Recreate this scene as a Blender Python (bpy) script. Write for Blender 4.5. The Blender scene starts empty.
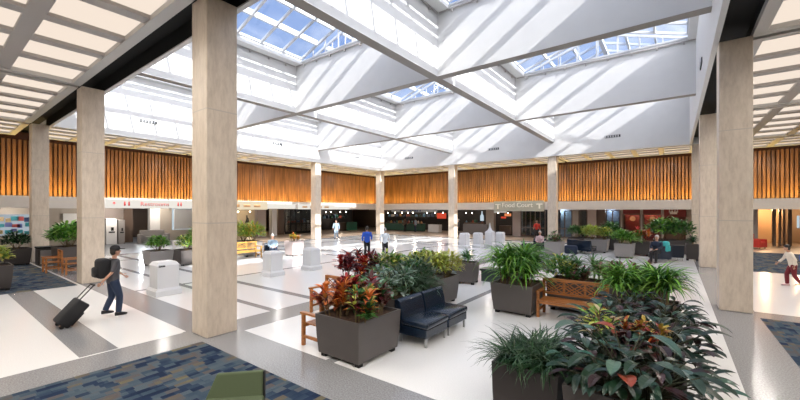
import bpy, bmesh, math, random
from mathutils import Vector, Matrix, Euler
PI = math.pi
R = math.radians
random.seed(7)
C = bpy.context.scene.collection

# ---------------------------------------------------------------- camera
HC, FPX, YAW, CX, CY = 2.5948, 365.72, .6471, 397.96, 210.77
cd = bpy.data.cameras.new('camera'); cam = bpy.data.objects.new('camera', cd); C.objects.link(cam)
cam.location = (0, 0, HC); cam.rotation_euler = (PI/2, 0, YAW)
cd.sensor_width = 36; cd.lens = FPX/800*36
cd.shift_x = (400-CX)/800; cd.shift_y = (CY-200)/800
cd.clip_end = 300; cd.clip_start = .05
bpy.context.scene.camera = cam

# ---------------------------------------------------------------- world, sun, exposure
SC = bpy.context.scene
SC.view_settings.view_transform = 'Standard'; SC.view_settings.look = 'None'
SC.view_settings.gamma = 1; SC.view_settings.exposure = 0.8; SC.view_settings.use_curve_mapping = False
W = bpy.data.worlds.new('sky'); SC.world = W; W.use_nodes = True
wn, wl = W.node_tree.nodes, W.node_tree.links
wn.clear()
wo = wn.new('ShaderNodeOutputWorld'); bg = wn.new('ShaderNodeBackground'); wl.new(bg.outputs[0], wo.inputs[0])
tc = wn.new('ShaderNodeTexCoord'); sx = wn.new('ShaderNodeSeparateXYZ'); wl.new(tc.outputs['Generated'], sx.inputs[0])
cr = wn.new('ShaderNodeValToRGB'); wl.new(sx.outputs['Z'], cr.inputs[0])
cr.color_ramp.elements[0].position = 0; cr.color_ramp.elements[0].color = (.46, .56, .74, 1)
cr.color_ramp.elements[1].position = .6; cr.color_ramp.elements[1].color = (.17, .28, .56, 1)
nz = wn.new('ShaderNodeTexNoise'); nz.inputs['Scale'].default_value = 4.5; nz.inputs['Detail'].default_value = 8
mp = wn.new('ShaderNodeMapping'); mp.inputs['Scale'].default_value = (1, 1.6, 2.4)
wl.new(tc.outputs['Generated'], mp.inputs[0]); wl.new(mp.outputs[0], nz.inputs[0])
cl = wn.new('ShaderNodeValToRGB'); wl.new(nz.outputs[0], cl.inputs[0])
cl.color_ramp.elements[0].position = .48; cl.color_ramp.elements[0].color = (0, 0, 0, 1)
cl.color_ramp.elements[1].position = .80; cl.color_ramp.elements[1].color = (.5, .5, .5, 1)
mx = wn.new('ShaderNodeMix'); mx.data_type = 'RGBA'
wl.new(cl.outputs[0], mx.inputs[0]); wl.new(cr.outputs[0], mx.inputs[6]); mx.inputs[7].default_value = (.95, .96, 1, 1)

SUN_DIR = Vector((-1, .2, -.64))
# broad white glow round the sun, added to the sky as soft fill
vm = wn.new('ShaderNodeVectorMath'); vm.operation = 'DOT_PRODUCT'; vm.inputs[1].default_value = tuple(-SUN_DIR.normalized()); wl.new(tc.outputs['Generated'], vm.inputs[0])
pw = wn.new('ShaderNodeMath'); pw.operation = 'POWER'; mxx = wn.new('ShaderNodeMath'); mxx.operation = 'MAXIMUM'; mxx.inputs[1].default_value = 0
wl.new(vm.outputs['Value'], mxx.inputs[0]); wl.new(mxx.outputs[0], pw.inputs[0]); pw.inputs[1].default_value = 2.5
sc_ = wn.new('ShaderNodeVectorMath'); sc_.operation = 'SCALE'; sc_.inputs[0].default_value = (4.6, 4.45, 4.25); wl.new(pw.outputs[0], sc_.inputs['Scale'])
ad_ = wn.new('ShaderNodeVectorMath'); ad_.operation = 'ADD'; wl.new(mx.outputs[2], ad_.inputs[0]); wl.new(sc_.outputs[0], ad_.inputs[1])
wl.new(ad_.outputs[0], bg.inputs[0]); bg.inputs[1].default_value = .8
sd = bpy.data.lights.new('sun', 'SUN'); sd.energy = 7; sd.angle = R(.6); sd.color = (1, .965, .91)
so = bpy.data.objects.new('sun', sd); C.objects.link(so); so.rotation_euler = SUN_DIR.to_track_quat('-Z', 'Y').to_euler()

# ---------------------------------------------------------------- grid of the building
S = 9.144
GX = [-7.886 + S*i for i in (-2, -1, 0, 1)]          # column lines
GY = [3.90 + S*j for j in (0, 1, 2, 3)]
CW = .655                                            # column width
ZC, ZB, ZT = 7.01, 8.06, 10.6                        # column top, coffer beam bottom, coffer wall top
XW, YW = -31.0, 36.0                                 # wood clad walls

for i in range(3):                                   # portals over the skylights guide the daylight
    for j in range(3):
        pd = bpy.data.lights.new('skylight_portal', 'AREA'); pd.shape = 'RECTANGLE'; pd.size = 8.6; pd.size_y = 8.6
        pd.cycles.is_portal = True
        po = bpy.data.objects.new('skylight_portal', pd); C.objects.link(po)
        po.location = (GX[i]+S/2, GY[j]+S/2, ZT+.02)

# ---------------------------------------------------------------- helpers
def tag(o, label=None, cat=None, group=None, kind=None):
    if label: o['label'] = label
    if cat: o['category'] = cat
    if group: o['group'] = group
    if kind: o['kind'] = kind
    return o
def T(name, label, cat, loc=(0, 0, 0), rz=0, group=None):
    o = bpy.data.objects.new(name, None); C.objects.link(o); o.empty_display_size = .2
    o.location = loc; o.rotation_euler = (0, 0, rz)
    return tag(o, label, cat, group)

def mat(name, col, rough=.5, metal=0, noise=0, nscale=8, col2=None, bump=0, spec=.5, emit=None, estr=0, coat=0, stretch=None, bscale=None):
    m = bpy.data.materials.new(name); m.use_nodes = True
    n, l = m.node_tree.nodes, m.node_tree.links
    b = n['Principled BSDF']
    b.inputs['Base Color'].default_value = (*col, 1); b.inputs['Roughness'].default_value = rough
    b.inputs['Metallic'].default_value = metal; b.inputs['Specular IOR Level'].default_value = spec
    b.inputs['Coat Weight'].default_value = coat
    if noise or bump:
        t = n.new('ShaderNodeTexCoord'); mpn = n.new('ShaderNodeMapping'); l.new(t.outputs['Object'], mpn.inputs[0])
        if stretch: mpn.inputs['Scale'].default_value = stretch
        z = n.new('ShaderNodeTexNoise'); z.inputs['Scale'].default_value = nscale; z.inputs['Detail'].default_value = 6
        l.new(mpn.outputs[0], z.inputs[0])
        if noise:
            r = n.new('ShaderNodeValToRGB'); l.new(z.outputs[0], r.inputs[0])
            c2 = col2 or tuple(max(0, c*(1-noise)) for c in col)
            r.color_ramp.elements[0].position = .35; r.color_ramp.elements[0].color = (*c2, 1)
            r.color_ramp.elements[1].position = .65; r.color_ramp.elements[1].color = (*col, 1)
            l.new(r.outputs[0], b.inputs['Base Color'])
        if bump:
            z2 = z
            if bscale:
                z2 = n.new('ShaderNodeTexNoise'); z2.inputs['Scale'].default_value = bscale; l.new(mpn.outputs[0], z2.inputs[0])
            bp = n.new('ShaderNodeBump'); bp.inputs['Strength'].default_value = bump; bp.inputs['Distance'].default_value = .02
            l.new(z2.outputs[0], bp.inputs['Height']); l.new(bp.outputs[0], b.inputs['Normal'])
    if emit:
        b.inputs['Emission Color'].default_value = (*emit, 1); b.inputs['Emission Strength'].default_value = estr
    return m
def emat(name, col, s):
    m = bpy.data.materials.new(name); m.use_nodes = True
    n, l = m.node_tree.nodes, m.node_tree.links; n.clear()
    o = n.new('ShaderNodeOutputMaterial'); e = n.new('ShaderNodeEmission'); e.inputs[0].default_value = (*col, 1); e.inputs[1].default_value = s
    l.new(e.outputs[0], o.inputs[0]); return m
def glass_mat(name, tint, ior=1.5, rough=.02, base=0.0, basecol=(.05, .06, .07), haze=0):
    """thin pane: clear with Fresnel reflection, optionally with a share of dusty body colour"""
    m = bpy.data.materials.new(name); m.use_nodes = True
    n, l = m.node_tree.nodes, m.node_tree.links; n.clear()
    o = n.new('ShaderNodeOutputMaterial'); t = n.new('ShaderNodeBsdfTransparent'); t.inputs[0].default_value = (*tint, 1)
    g = n.new('ShaderNodeBsdfGlossy'); g.inputs['Roughness'].default_value = rough
    f = n.new('ShaderNodeFresnel'); ge = n.new('ShaderNodeNewGeometry'); ma = n.new('ShaderNodeMath'); ma.operation = 'MULTIPLY_ADD'
    ma.inputs[1].default_value = 1/ior-ior; ma.inputs[2].default_value = ior; l.new(ge.outputs['Backfacing'], ma.inputs[0]); l.new(ma.outputs[0], f.inputs[0])  # same reflection from either side of the thin pane
    ms = n.new('ShaderNodeMixShader'); l.new(f.outputs[0], ms.inputs[0]); l.new(t.outputs[0], ms.inputs[1]); l.new(g.outputs[0], ms.inputs[2])
    out = ms
    if base:
        d = n.new('ShaderNodeBsdfDiffuse'); d.inputs[0].default_value = (*basecol, 1)
        m2 = n.new('ShaderNodeMixShader'); m2.inputs[0].default_value = base; l.new(ms.outputs[0], m2.inputs[1]); l.new(d.outputs[0], m2.inputs[2]); out = m2
    if haze:
        d = n.new('ShaderNodeBsdfTranslucent'); d.inputs[0].default_value = (1, 1, 1, 1)
        m2 = n.new('ShaderNodeMixShader'); m2.inputs[0].default_value = haze; l.new(out.outputs[0], m2.inputs[1]); l.new(d.outputs[0], m2.inputs[2]); out = m2
    l.new(out.outputs[0], o.inputs[0]); return m
def leaf_mat(name, rough=.38, trans=.25):
    m = bpy.data.materials.new(name); m.use_nodes = True
    n, l = m.node_tree.nodes, m.node_tree.links
    b = n['Principled BSDF']; b.inputs['Roughness'].default_value = rough
    a = n.new('ShaderNodeVertexColor'); a.layer_name = 'Col'; l.new(a.outputs[0], b.inputs['Base Color'])
    tr = n.new('ShaderNodeBsdfTranslucent'); l.new(a.outputs[0], tr.inputs[0])
    ms = n.new('ShaderNodeMixShader'); ms.inputs[0].default_value = trans
    l.new(b.outputs[0], ms.inputs[1]); l.new(tr.outputs[0], ms.inputs[2]); l.new(ms.outputs[0], n['Material Output'].inputs[0])
    return m

class MB:
    def __init__(s): s.v = []; s.f = []; s.m = []; s.c = []
    def add(s, vs, fs, mi=0, col=None):
        k = len(s.v); s.v += [tuple(p) for p in vs]
        for f in fs: s.f.append(tuple(i+k for i in f)); s.m.append(mi); s.c.append(col)
        return s
    def box(s, x0, y0, z0, x1, y1, z1, mi=0, M=None):
        x0, x1 = min(x0, x1), max(x0, x1); y0, y1 = min(y0, y1), max(y0, y1); z0, z1 = min(z0, z1), max(z0, z1)
        vs = [Vector(p) for p in ((x0, y0, z0), (x1, y0, z0), (x1, y1, z0), (x0, y1, z0), (x0, y0, z1), (x1, y0, z1), (x1, y1, z1), (x0, y1, z1))]
        if M: vs = [M @ p for p in vs]
        return s.add(vs, [(0, 3, 2, 1), (4, 5, 6, 7), (0, 1, 5, 4), (1, 2, 6, 5), (2, 3, 7, 6), (3, 0, 4, 7)], mi)
    def bar(s, a, b, w, h=None, mi=0, up=(0, 0, 1)):
        a, b = Vector(a), Vector(b); h = h or w; d = (b-a).normalized(); u = Vector(up)
        if abs(d.dot(u)) > .98: u = Vector((1, 0, 0))
        sd_ = d.cross(u).normalized(); u = sd_.cross(d).normalized()
        vs = []
        for p in (a, b):
            for i, j in ((-1, -1), (1, -1), (1, 1), (-1, 1)): vs.append(p + sd_*i*w/2 + u*j*h/2)
        return s.add(vs, [(3, 2, 1, 0), (4, 5, 6, 7), (0, 1, 5, 4), (1, 2, 6, 5), (2, 3, 7, 6), (3, 0, 4, 7)], mi)
    def frustum(s, x, y, z0, z1, w0, d0, w1, d1, mi=0):
        vs = []
        for z, w, d in ((z0, w0, d0), (z1, w1, d1)):
            vs += [(x-w/2, y-d/2, z), (x+w/2, y-d/2, z), (x+w/2, y+d/2, z), (x-w/2, y+d/2, z)]
        return s.add(vs, [(0, 3, 2, 1), (4, 5, 6, 7), (0, 1, 5, 4), (1, 2, 6, 5), (2, 3, 7, 6), (3, 0, 4, 7)], mi)
    def loft(s, pts, rad, n=10, side=(0, 1, 0), mi=0, cap=True):
        """elliptical tube; rad = list of (r along side, r across)"""
        pts = [Vector(p) for p in pts]; k0 = len(pts); vs = []
        for i, p in enumerate(pts):
            d = (pts[min(i+1, k0-1)] - pts[max(i-1, 0)]).normalized()
            sv = Vector(side); sv = (sv - d*sv.dot(d))
            if sv.length < .05: sv = Vector((1, 0, 0)); sv = sv - d*sv.dot(d)
            sv.normalize(); uv = d.cross(sv)
            r = rad[i]; r = (r, r) if not isinstance(r, tuple) else r
            for j in range(n):
                a = 2*PI*j/n; vs.append(p + sv*math.cos(a)*r[0] + uv*math.sin(a)*r[1])
        fs = [(i*n+j, i*n+(j+1) % n, (i+1)*n+(j+1) % n, (i+1)*n+j) for i in range(k0-1) for j in range(n)]
        if cap: fs += [tuple(range(n))[::-1], tuple((k0-1)*n+j for j in range(n))]
        return s.add(vs, fs, mi)
    def ball(s, c, r, mi=0, n=10, m=7):
        r = (r, r, r) if not isinstance(r, tuple) else r
        vs = [(c[0], c[1], c[2]+r[2])]
        for i in range(1, m):
            t = PI*i/m
            for j in range(n):
                a = 2*PI*j/n; vs.append((c[0]+r[0]*math.sin(t)*math.cos(a), c[1]+r[1]*math.sin(t)*math.sin(a), c[2]+r[2]*math.cos(t)))
        vs.append((c[0], c[1], c[2]-r[2]))
        fs = [(0, 1+j, 1+(j+1) % n) for j in range(n)]
        for i in range(m-2): fs += [(1+i*n+j, 1+(i+1)*n+j, 1+(i+1)*n+(j+1) % n, 1+i*n+(j+1) % n) for j in range(n)]
        k = 1+(m-2)*n; fs += [(k+j, len(vs)-1, k+(j+1) % n) for j in range(n)]
        return s.add(vs, fs, mi)
    def leaf(s, base, az, el, L, w, droop=1.2, shape='lance', col=(.1, .3, .05), fold=.25, seg=6, rib=None):
        p = Vector(base); vs = []; n = seg
        h = Vector((math.cos(az), math.sin(az), 0)); sv = Vector((-math.sin(az), math.cos(az), 0))
        for i in range(n+1):
            t = i/n
            e = el - droop*t
            if shape == 'lance': ww = w*max(0, math.sin(PI*min(1, t*.92+.06)))**.8
            elif shape == 'strap': ww = w*min(1, .5+2*t)*(1-t**3)
            else: ww = w*math.sin(PI*t**.75)**.65 if 0 < t < 1 else 0
            if i == n: ww = .002
            d = h*math.cos(e) + Vector((0, 0, math.sin(e)))
            nr = -h*math.sin(e) + Vector((0, 0, math.cos(e)))
            vs += [p + sv*ww/2 + nr*fold*ww/2, p.copy(), p - sv*ww/2 + nr*fold*ww/2]
            p = p + d*(L/n)
        fs = []
        for i in range(n): a = 3*i; fs += [(a, a+1, a+4, a+3), (a+1, a+2, a+5, a+4)]
        return s.add(vs, fs, 0, col)
    def build(s, name, mats, parent=None, smooth=False, bevel=0, loc=None):
        me = bpy.data.meshes.new(name); me.from_pydata(s.v, [], s.f); 
        if not isinstance(mats, (list, tuple)): mats = [mats]
        for m_ in mats: me.materials.append(m_)
        me.polygons.foreach_set('material_index', s.m)
        if s.c and s.c[0] is not None:
            ca = me.color_attributes.new('Col', 'FLOAT_COLOR', 'CORNER'); d = []
            for f, c in zip(s.f, s.c): d += [c[0], c[1], c[2], 1]*len(f)
            ca.data.foreach_set('color', d)
        if bevel:
            bm = bmesh.new(); bm.from_mesh(me)
            bmesh.ops.bevel(bm, geom=bm.edges[:], offset=bevel, segments=2, affect='EDGES', profile=.5, clamp_overlap=True)
            bm.to_mesh(me); bm.free()
        if smooth: me.polygons.foreach_set('use_smooth', [True]*len(me.polygons))
        me.update()
        o = bpy.data.objects.new(name, me); C.objects.link(o)
        if parent: o.parent = parent
        if loc: o.location = loc
        return o
def struct(name, mb, mats, parent=None, **k):
    o = mb.build(name, mats, parent, **k)
    if not parent: o['kind'] = 'structure'
    return o
def copy_tree(o, parent=None):
    c = o.copy(); C.objects.link(c); c.parent = parent
    for ch in list(o.children): copy_tree(ch, c)
    return c
def lettering(text, size, m, parent, M, ext=.01):
    cu = bpy.data.curves.new('lettering', 'FONT'); cu.body = text; cu.size = size; cu.extrude = ext; cu.align_x = 'CENTER'; cu.align_y = 'CENTER'
    o = bpy.data.objects.new('lettering', cu); C.objects.link(o)
    dg = bpy.context.evaluated_depsgraph_get(); me = bpy.data.meshes.new_from_object(o.evaluated_get(dg))
    bpy.data.objects.remove(o); me.transform(M); me.materials.clear(); me.materials.append(m)
    q = bpy.data.objects.new('lettering', me); C.objects.link(q)
    if parent: q.parent = parent
    return q
def onX(px, X=XW):      # Y of the point of the plane X = const seen in image column px
    l = (px-CX)/FPX; dx = -math.sin(YAW)+math.cos(YAW)*l; dy = math.cos(YAW)+math.sin(YAW)*l
    return X/dx*dy
def onY(px, Y=YW):
    l = (px-CX)/FPX; dx = -math.sin(YAW)+math.cos(YAW)*l; dy = math.cos(YAW)+math.sin(YAW)*l
    return Y/dy*dx

# ---------------------------------------------------------------- materials
M = {}
M['white'] = mat('white_terrazzo', (.84, .835, .82), .16, noise=.08, nscale=60, spec=.5)
M['grey'] = mat('grey_terrazzo', (.32, .322, .33), .16, noise=.35, nscale=45, spec=.5)
M['slate'] = mat('slate_floor', (.20, .215, .24), .3, noise=.3, nscale=10)
M['tan'] = mat('tan_floor', (.36, .27, .20), .35, noise=.2, nscale=3)
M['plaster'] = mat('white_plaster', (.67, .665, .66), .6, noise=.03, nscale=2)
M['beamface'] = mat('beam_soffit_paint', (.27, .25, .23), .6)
M['mullion'] = mat('white_metal', (.55, .56, .58), .35, metal=.0)
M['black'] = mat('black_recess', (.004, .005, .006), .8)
M['rib'] = mat('ceiling_rib_grey', (.40, .375, .36), .6)
M['trim'] = mat('light_trim', (.50, .49, .475), .5)
M['panel'] = emat('luminous_panel', (1.0, .85, .72), .54)
M['roof'] = mat('roof_slab', (.3, .3, .3), .8)
M['slat'] = mat('reddish_wood_slat', (.34, .145, .045), .38, noise=.55, nscale=1.3, stretch=(3, 3, .35), coat=.15)
M['slatback'] = mat('dark_wood_backing', (.10, .030, .012), .6)
M['band'] = mat('beige_stone_band', (.58, .54, .50), .5, noise=.06, nscale=2)
M['beige'] = mat('beige_wall', (.42, .37, .31), .6, noise=.05, nscale=2)
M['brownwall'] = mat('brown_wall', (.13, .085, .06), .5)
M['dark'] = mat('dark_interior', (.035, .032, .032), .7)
M['whitew'] = mat('white_wall', (.75, .74, .72), .5)
M['pinkw'] = mat('pale_wall', (.5, .42, .38), .5)
M['pane'] = glass_mat('skylight_glass', (.90, .94, 1.0), 1.5, haze=0)
M['panesun'] = glass_mat('hazy_skylight_glass', (.90, .93, .97), 1.5, haze=.03)
M['shopglass'] = glass_mat('shop_glass', (.75, .8, .82), 1.5, base=.05)
M['planter'] = mat('taupe_planter', (.09, .078, .073), .38, noise=.06, nscale=3)
M['planterdark'] = mat('dark_planter', (.05, .042, .04), .4)
M['plantergrey'] = mat('grey_planter', (.27, .25, .24), .45)
M['planterpink'] = mat('pale_planter', (.62, .52, .50), .5)
M['soil'] = mat('bark_mulch', (.11, .06, .035), .9, noise=.6, nscale=18, bump=.8)
M['stem'] = mat('plant_stem', (.16, .11, .05), .7)
M['stemdark'] = mat('dark_stem', (.03, .035, .015), .7)
M['leaf'] = leaf_mat('leaf_blades'); M['leafg'] = leaf_mat('glossy_leaves', .33, .06)
M['leather'] = mat('navy_black_leather', (.008, .017, .034), .25, bump=.06, nscale=40, coat=.2)
M['steel'] = mat('brushed_steel', (.55, .55, .55), .3, metal=1)
M['wood'] = mat('teak_wood', (.52, .20, .055), .4, noise=.45, nscale=3, stretch=(1, 12, 12), coat=.1)
M['woody'] = mat('honey_wood', (.62, .34, .08), .4, noise=.3, nscale=4)
M['pedestal'] = mat('white_laminate', (.66, .66, .67), .4)
M['green'] = mat('olive_upholstery', (.078, .105, .052), .8, bump=.15, nscale=120)
M['greenedge'] = mat('black_piping', (.012, .012, .012), .6)
M['dkgreen'] = mat('dark_green_stone', (.05, .075, .065), .35)
M['skin'] = mat('skin', (.50, .27, .18), .5); M['hairk'] = mat('dark_hair', (.02, .014, .01), .6); M['hairg'] = mat('grey_hair', (.45, .43, .41), .6)
def cloth(n, c, r=.8): return mat(n, c, r, bump=.2, nscale=25)
M['navy'] = cloth('navy_cloth', (.012, .022, .05)); M['charcoal'] = cloth('charcoal_cloth', (.075, .075, .085)); M['blackc'] = cloth('black_cloth', (.012, .012, .014))
M['blue'] = cloth('bright_blue_cloth', (.02, .09, .50)); M['whitec'] = cloth('white_cloth', (.75, .8, .85)); M['lblue'] = cloth('pale_blue_cloth', (.32, .42, .52))
M['cream'] = cloth('cream_cloth', (.75, .66, .55)); M['maroon'] = cloth('maroon_cloth', (.16, .012, .02)); M['teal'] = cloth('teal_cloth', (.05, .42, .42))
M['redc'] = cloth('red_cloth', (.45, .03, .02)); M['pinkc'] = cloth('pink_cloth', (.6, .42, .42)); M['brownc'] = cloth('brown_cloth', (.12, .07, .05))
M['denim'] = cloth('denim', (.02, .035, .075))
M['signwhite'] = emat('backlit_sign_white', (1, .95, .86), .5)
M['signwarm'] = emat('backlit_sign_warm', (1, .84, .60), .5)
M['signred'] = mat('red_sign_letters', (.45, .03, .03), .5)
M['lamp'] = emat('shop_lamp', (1, .85, .65), 9)
M['orangeglow'] = emat('orange_sign', (1, .33, .13), .45)
M['redglow'] = emat('red_lit_sign', (.7, .08, .04), .5)
M['bluewhite'] = emat('lit_display', (.75, .9, 1), .4)
M['screen'] = emat('poster_light', (.7, .8, .88), .3)

# travertine column cladding: warm beige with vertical veins and a joint every 1.5 m
def travertine():
    m = bpy.data.materials.new('travertine'); m.use_nodes = True
    n, l = m.node_tree.nodes, m.node_tree.links; b = n['Principled BSDF']; b.inputs['Roughness'].default_value = .42
    t = n.new('ShaderNodeTexCoord'); mp = n.new('ShaderNodeMapping'); mp.inputs['Scale'].default_value = (5, 5, 1.3); l.new(t.outputs['Object'], mp.inputs[0])
    z = n.new('ShaderNodeTexNoise'); z.inputs['Scale'].default_value = 2.2; z.inputs['Detail'].default_value = 9; z.inputs['Roughness'].default_value = .7; l.new(mp.outputs[0], z.inputs[0])
    r = n.new('ShaderNodeValToRGB'); l.new(z.outputs[0], r.inputs[0])
    e = r.color_ramp.elements; e[0].position = .28; e[0].color = (.52, .425, .33, 1); e[1].position = .72; e[1].color = (.73, .625, .51, 1)
    k = e.new(.5); k.color = (.64, .54, .43, 1)
    s = n.new('ShaderNodeSeparateXYZ'); l.new(t.outputs['Object'], s.inputs[0])
    md = n.new('ShaderNodeMath'); md.operation = 'PINGPONG'; md.inputs[1].default_value = 1.17; l.new(s.outputs['Z'], md.inputs[0])
    g = n.new('ShaderNodeMath'); g.operation = 'LESS_THAN'; g.inputs[1].default_value = .012; l.new(md.outputs[0], g.inputs[0])
    x = n.new('ShaderNodeMix'); x.data_type = 'RGBA'; l.new(g.outputs[0], x.inputs[0]); l.new(r.outputs[0], x.inputs[6]); x.inputs[7].default_value = (.52, .45, .38, 1)
    l.new(x.outputs[2], b.inputs['Base Color'])
    return m
M['trav'] = travertine()

def carpet():
    m = bpy.data.materials.new('patchwork_carpet'); m.use_nodes = True
    n, l = m.node_tree.nodes, m.node_tree.links; b = n['Principled BSDF']; b.inputs['Roughness'].default_value = .95; b.inputs['Specular IOR Level'].default_value = .1
    t = n.new('ShaderNodeTexCoord')
    def bricks(scale, w, h, off):
        mp = n.new('ShaderNodeMapping'); mp.inputs['Rotation'].default_value = (0, 0, R(90)); mp.inputs['Location'].default_value = off
        l.new(t.outputs['Object'], mp.inputs[0])
        # snap coordinates to blocks, then take white noise per block
        s = n.new('ShaderNodeSeparateXYZ'); l.new(mp.outputs[0], s.inputs[0])
        fy = n.new('ShaderNodeMath'); fy.operation = 'SNAP'; fy.inputs[1].default_value = h; l.new(s.outputs['Y'], fy.inputs[0])
        wn1 = n.new('ShaderNodeTexWhiteNoise'); wn1.noise_dimensions = '1D'; l.new(fy.outputs[0], wn1.inputs['W'])
        ad = n.new('ShaderNodeMath'); ad.operation = 'ADD'; l.new(s.outputs['X'], ad.inputs[0]); l.new(wn1.outputs['Value'], ad.inputs[1])
        fx = n.new('ShaderNodeMath'); fx.operation = 'SNAP'; fx.inputs[1].default_value = w; l.new(ad.outputs[0], fx.inputs[0])
        cb = n.new('ShaderNodeCombineXYZ'); l.new(fx.outputs[0], cb.inputs[0]); l.new(fy.outputs[0], cb.inputs[1])
        w2 = n.new('ShaderNodeTexWhiteNoise'); w2.noise_dimensions = '2D'; l.new(cb.outputs[0], w2.inputs['Vector']); return w2
    a = bricks(1, .17, .11, (0, 0, 0)); c = bricks(1, .34, .24, (.37, .11, 0))
    big = n.new('ShaderNodeTexNoise'); big.inputs['Scale'].default_value = 1.1; l.new(t.outputs['Object'], big.inputs[0])
    mx = n.new('ShaderNodeMath'); mx.operation = 'MULTIPLY_ADD'; mx.inputs[1].default_value = .42; l.new(a.outputs['Value'], mx.inputs[0])
    m2 = n.new('ShaderNodeMath'); m2.operation = 'MULTIPLY'; m2.inputs[1].default_value = .22; l.new(c.outputs['Value'], m2.inputs[0])
    m3 = n.new('ShaderNodeMath'); m3.operation = 'MULTIPLY_ADD'; m3.inputs[1].default_value = .55; l.new(big.outputs[0], m3.inputs[0]); l.new(m2.outputs[0], m3.inputs[2])
    l.new(m3.outputs[0], mx.inputs[2])
    r = n.new('ShaderNodeValToRGB'); r.color_ramp.interpolation = 'LINEAR'; l.new(mx.outputs[0], r.inputs[0])
    e = r.color_ramp.elements
    e[0].position = .25; e[0].color = (.010, .018, .042, 1); e[1].position = .92; e[1].color = (.15, .135, .075, 1)
    for p, c_ in ((.42, (.016, .028, .062, 1)), (.52, (.035, .058, .085, 1)), (.64, (.075, .10, .12, 1)), (.78, (.095, .08, .075, 1))):
        k = e.new(p); k.color = c_
    f = n.new('ShaderNodeTexNoise'); f.inputs['Scale'].default_value = 90; l.new(t.outputs['Object'], f.inputs[0])
    mm = n.new('ShaderNodeMix'); mm.data_type = 'RGBA'; mm.blend_type = 'OVERLAY'; mm.inputs[0].default_value = .35
    l.new(r.outputs[0], mm.inputs[6]); l.new(f.outputs[0], mm.inputs[7]); l.new(mm.outputs[2], b.inputs['Base Color'])
    return m
M['carpet'] = carpet()

# ---------------------------------------------------------------- floor
XMIN, XMAX, YMIN, YMAX = -42.5, 13.0, -8.0, 44.0
xs = {XMIN, XMAX, -26.65, -31.0, -7.48, .83, 1.65, -8.38, 1.9, -4.47, -4.25, -12.2, -12.0}
ys = {YMIN, YMAX, 3.45, 12.34, 13.05, 21.6, 31.8, .87, 1.76, 2.33, 3.53, 36.0}
for g in GX: xs |= {g-.45, g+.45}
for g in GY: ys |= {g-.45, g+.42}
for g in GX[:3]: xs |= {g+3.05, g+3.25, g+6.0, g+6.2}
for g in GY[:3]: ys |= {g+1.65, g+1.85, g+3.1, g+3.35, g+6.0, g+6.2}
xs |= {-19.6-.1, 2.1}
def floor_mat(x, y):
    if x > -7.48 and y < 3.45 and x < 13: return 2
    if x > 1.65 and y < 12.34: return 2
    if x > 1.9 and y > 21.6: return 2 if y < 31.8 else 4
    if x > 1.65: return 1 if (y < 13.05 or 21.0 < y < 21.6) else 0
    if x < -17.0 and x > -26.65 and y < 3.45: return 2
    if y > 31.8: return 4
    if x < -26.65: return 3 if 3 < y < 15 else (2 if y <= 3 else 4)
    if y < 3.53 and x < -8.38:
        for a, b in ((.87, 1.76), (2.33, 3.53), (-1.2, .3), (-4, -2)):
            if a < y < b: return 0
        return 1
    for g in (GX[0], GX[2], GX[3]):
        if abs(x-g) < .46: return 1
    for g in (GY[0], GY[3]):
        if g-.46 < y < g+.43: return 1
    for g in GX[:3]:
        if g+3.05 < x < g+3.25: return 1
    for g in GY[:3]:
        if g+1.65 < y < g+1.85 and x < -8: return 1
        if g+3.1 < y < g+3.35 and x < -8: return 1
    return 0
xs, ys = sorted(xs), sorted(ys)
fm = MB()
idx = {}
for i, x in enumerate(xs):
    for j, y in enumerate(ys): idx[i, j] = len(fm.v); fm.v.append((x, y, 0))
for i in range(len(xs)-1):
    for j in range(len(ys)-1):
        fm.f.append((idx[i, j], idx[i+1, j], idx[i+1, j+1], idx[i, j+1])); fm.c.append(None)
        fm.m.append(floor_mat((xs[i]+xs[i+1])/2, (ys[j]+ys[j+1])/2))
struct('floor', fm, [M['white'], M['grey'], M['carpet'], M['slate'], M['tan']])

# ---------------------------------------------------------------- columns
NPOS = [(i, 0) for i in range(4)] + [(i, 3) for i in range(4)] + [(0, 1), (0, 2), (3, 1), (3, 2)]
CLAB = {(0, 0): 'pale stone-clad square column at the far left, beside the dark planter and wooden chairs',
        (1, 0): 'stone-clad square column just behind the walking man with the suitcase',
        (2, 0): 'largest stone-clad square column, standing at the corner of the patterned carpet',
        (0, 2): 'sunlit stone column behind a white pedestal, left of the walker in blue',
        (0, 3): 'slim far stone column at the meeting corner of the two wood walls',
        (1, 3): 'far stone column beside the row of four white pedestals',
        (2, 3): 'far stone column right of the long pale shop sign, above small dark planter',
        (3, 1): 'wide nearest stone column on the right, at the edge of grey floor border',
        (3, 2): 'stone column half hidden right behind the wide right-hand column',
        (3, 3): 'farthest and slimmest visible column of the right-hand column row',
        (0, 1): 'stone column hidden in line behind the largest column',
        (3, 0): 'stone column at the carpet corner beside the camera'}
for (i, j) in NPOS:
    if (i, j) == (3, 0): pass
    mb = MB().box(-CW/2, -CW/2, 0, CW/2, CW/2, ZC)
    o = mb.build('column', M['trav'], bevel=.02, loc=(GX[i], GY[j], 0))
    tag(o, CLAB[(i, j)], 'column', 'stone-clad columns around the atrium', 'structure')

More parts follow.
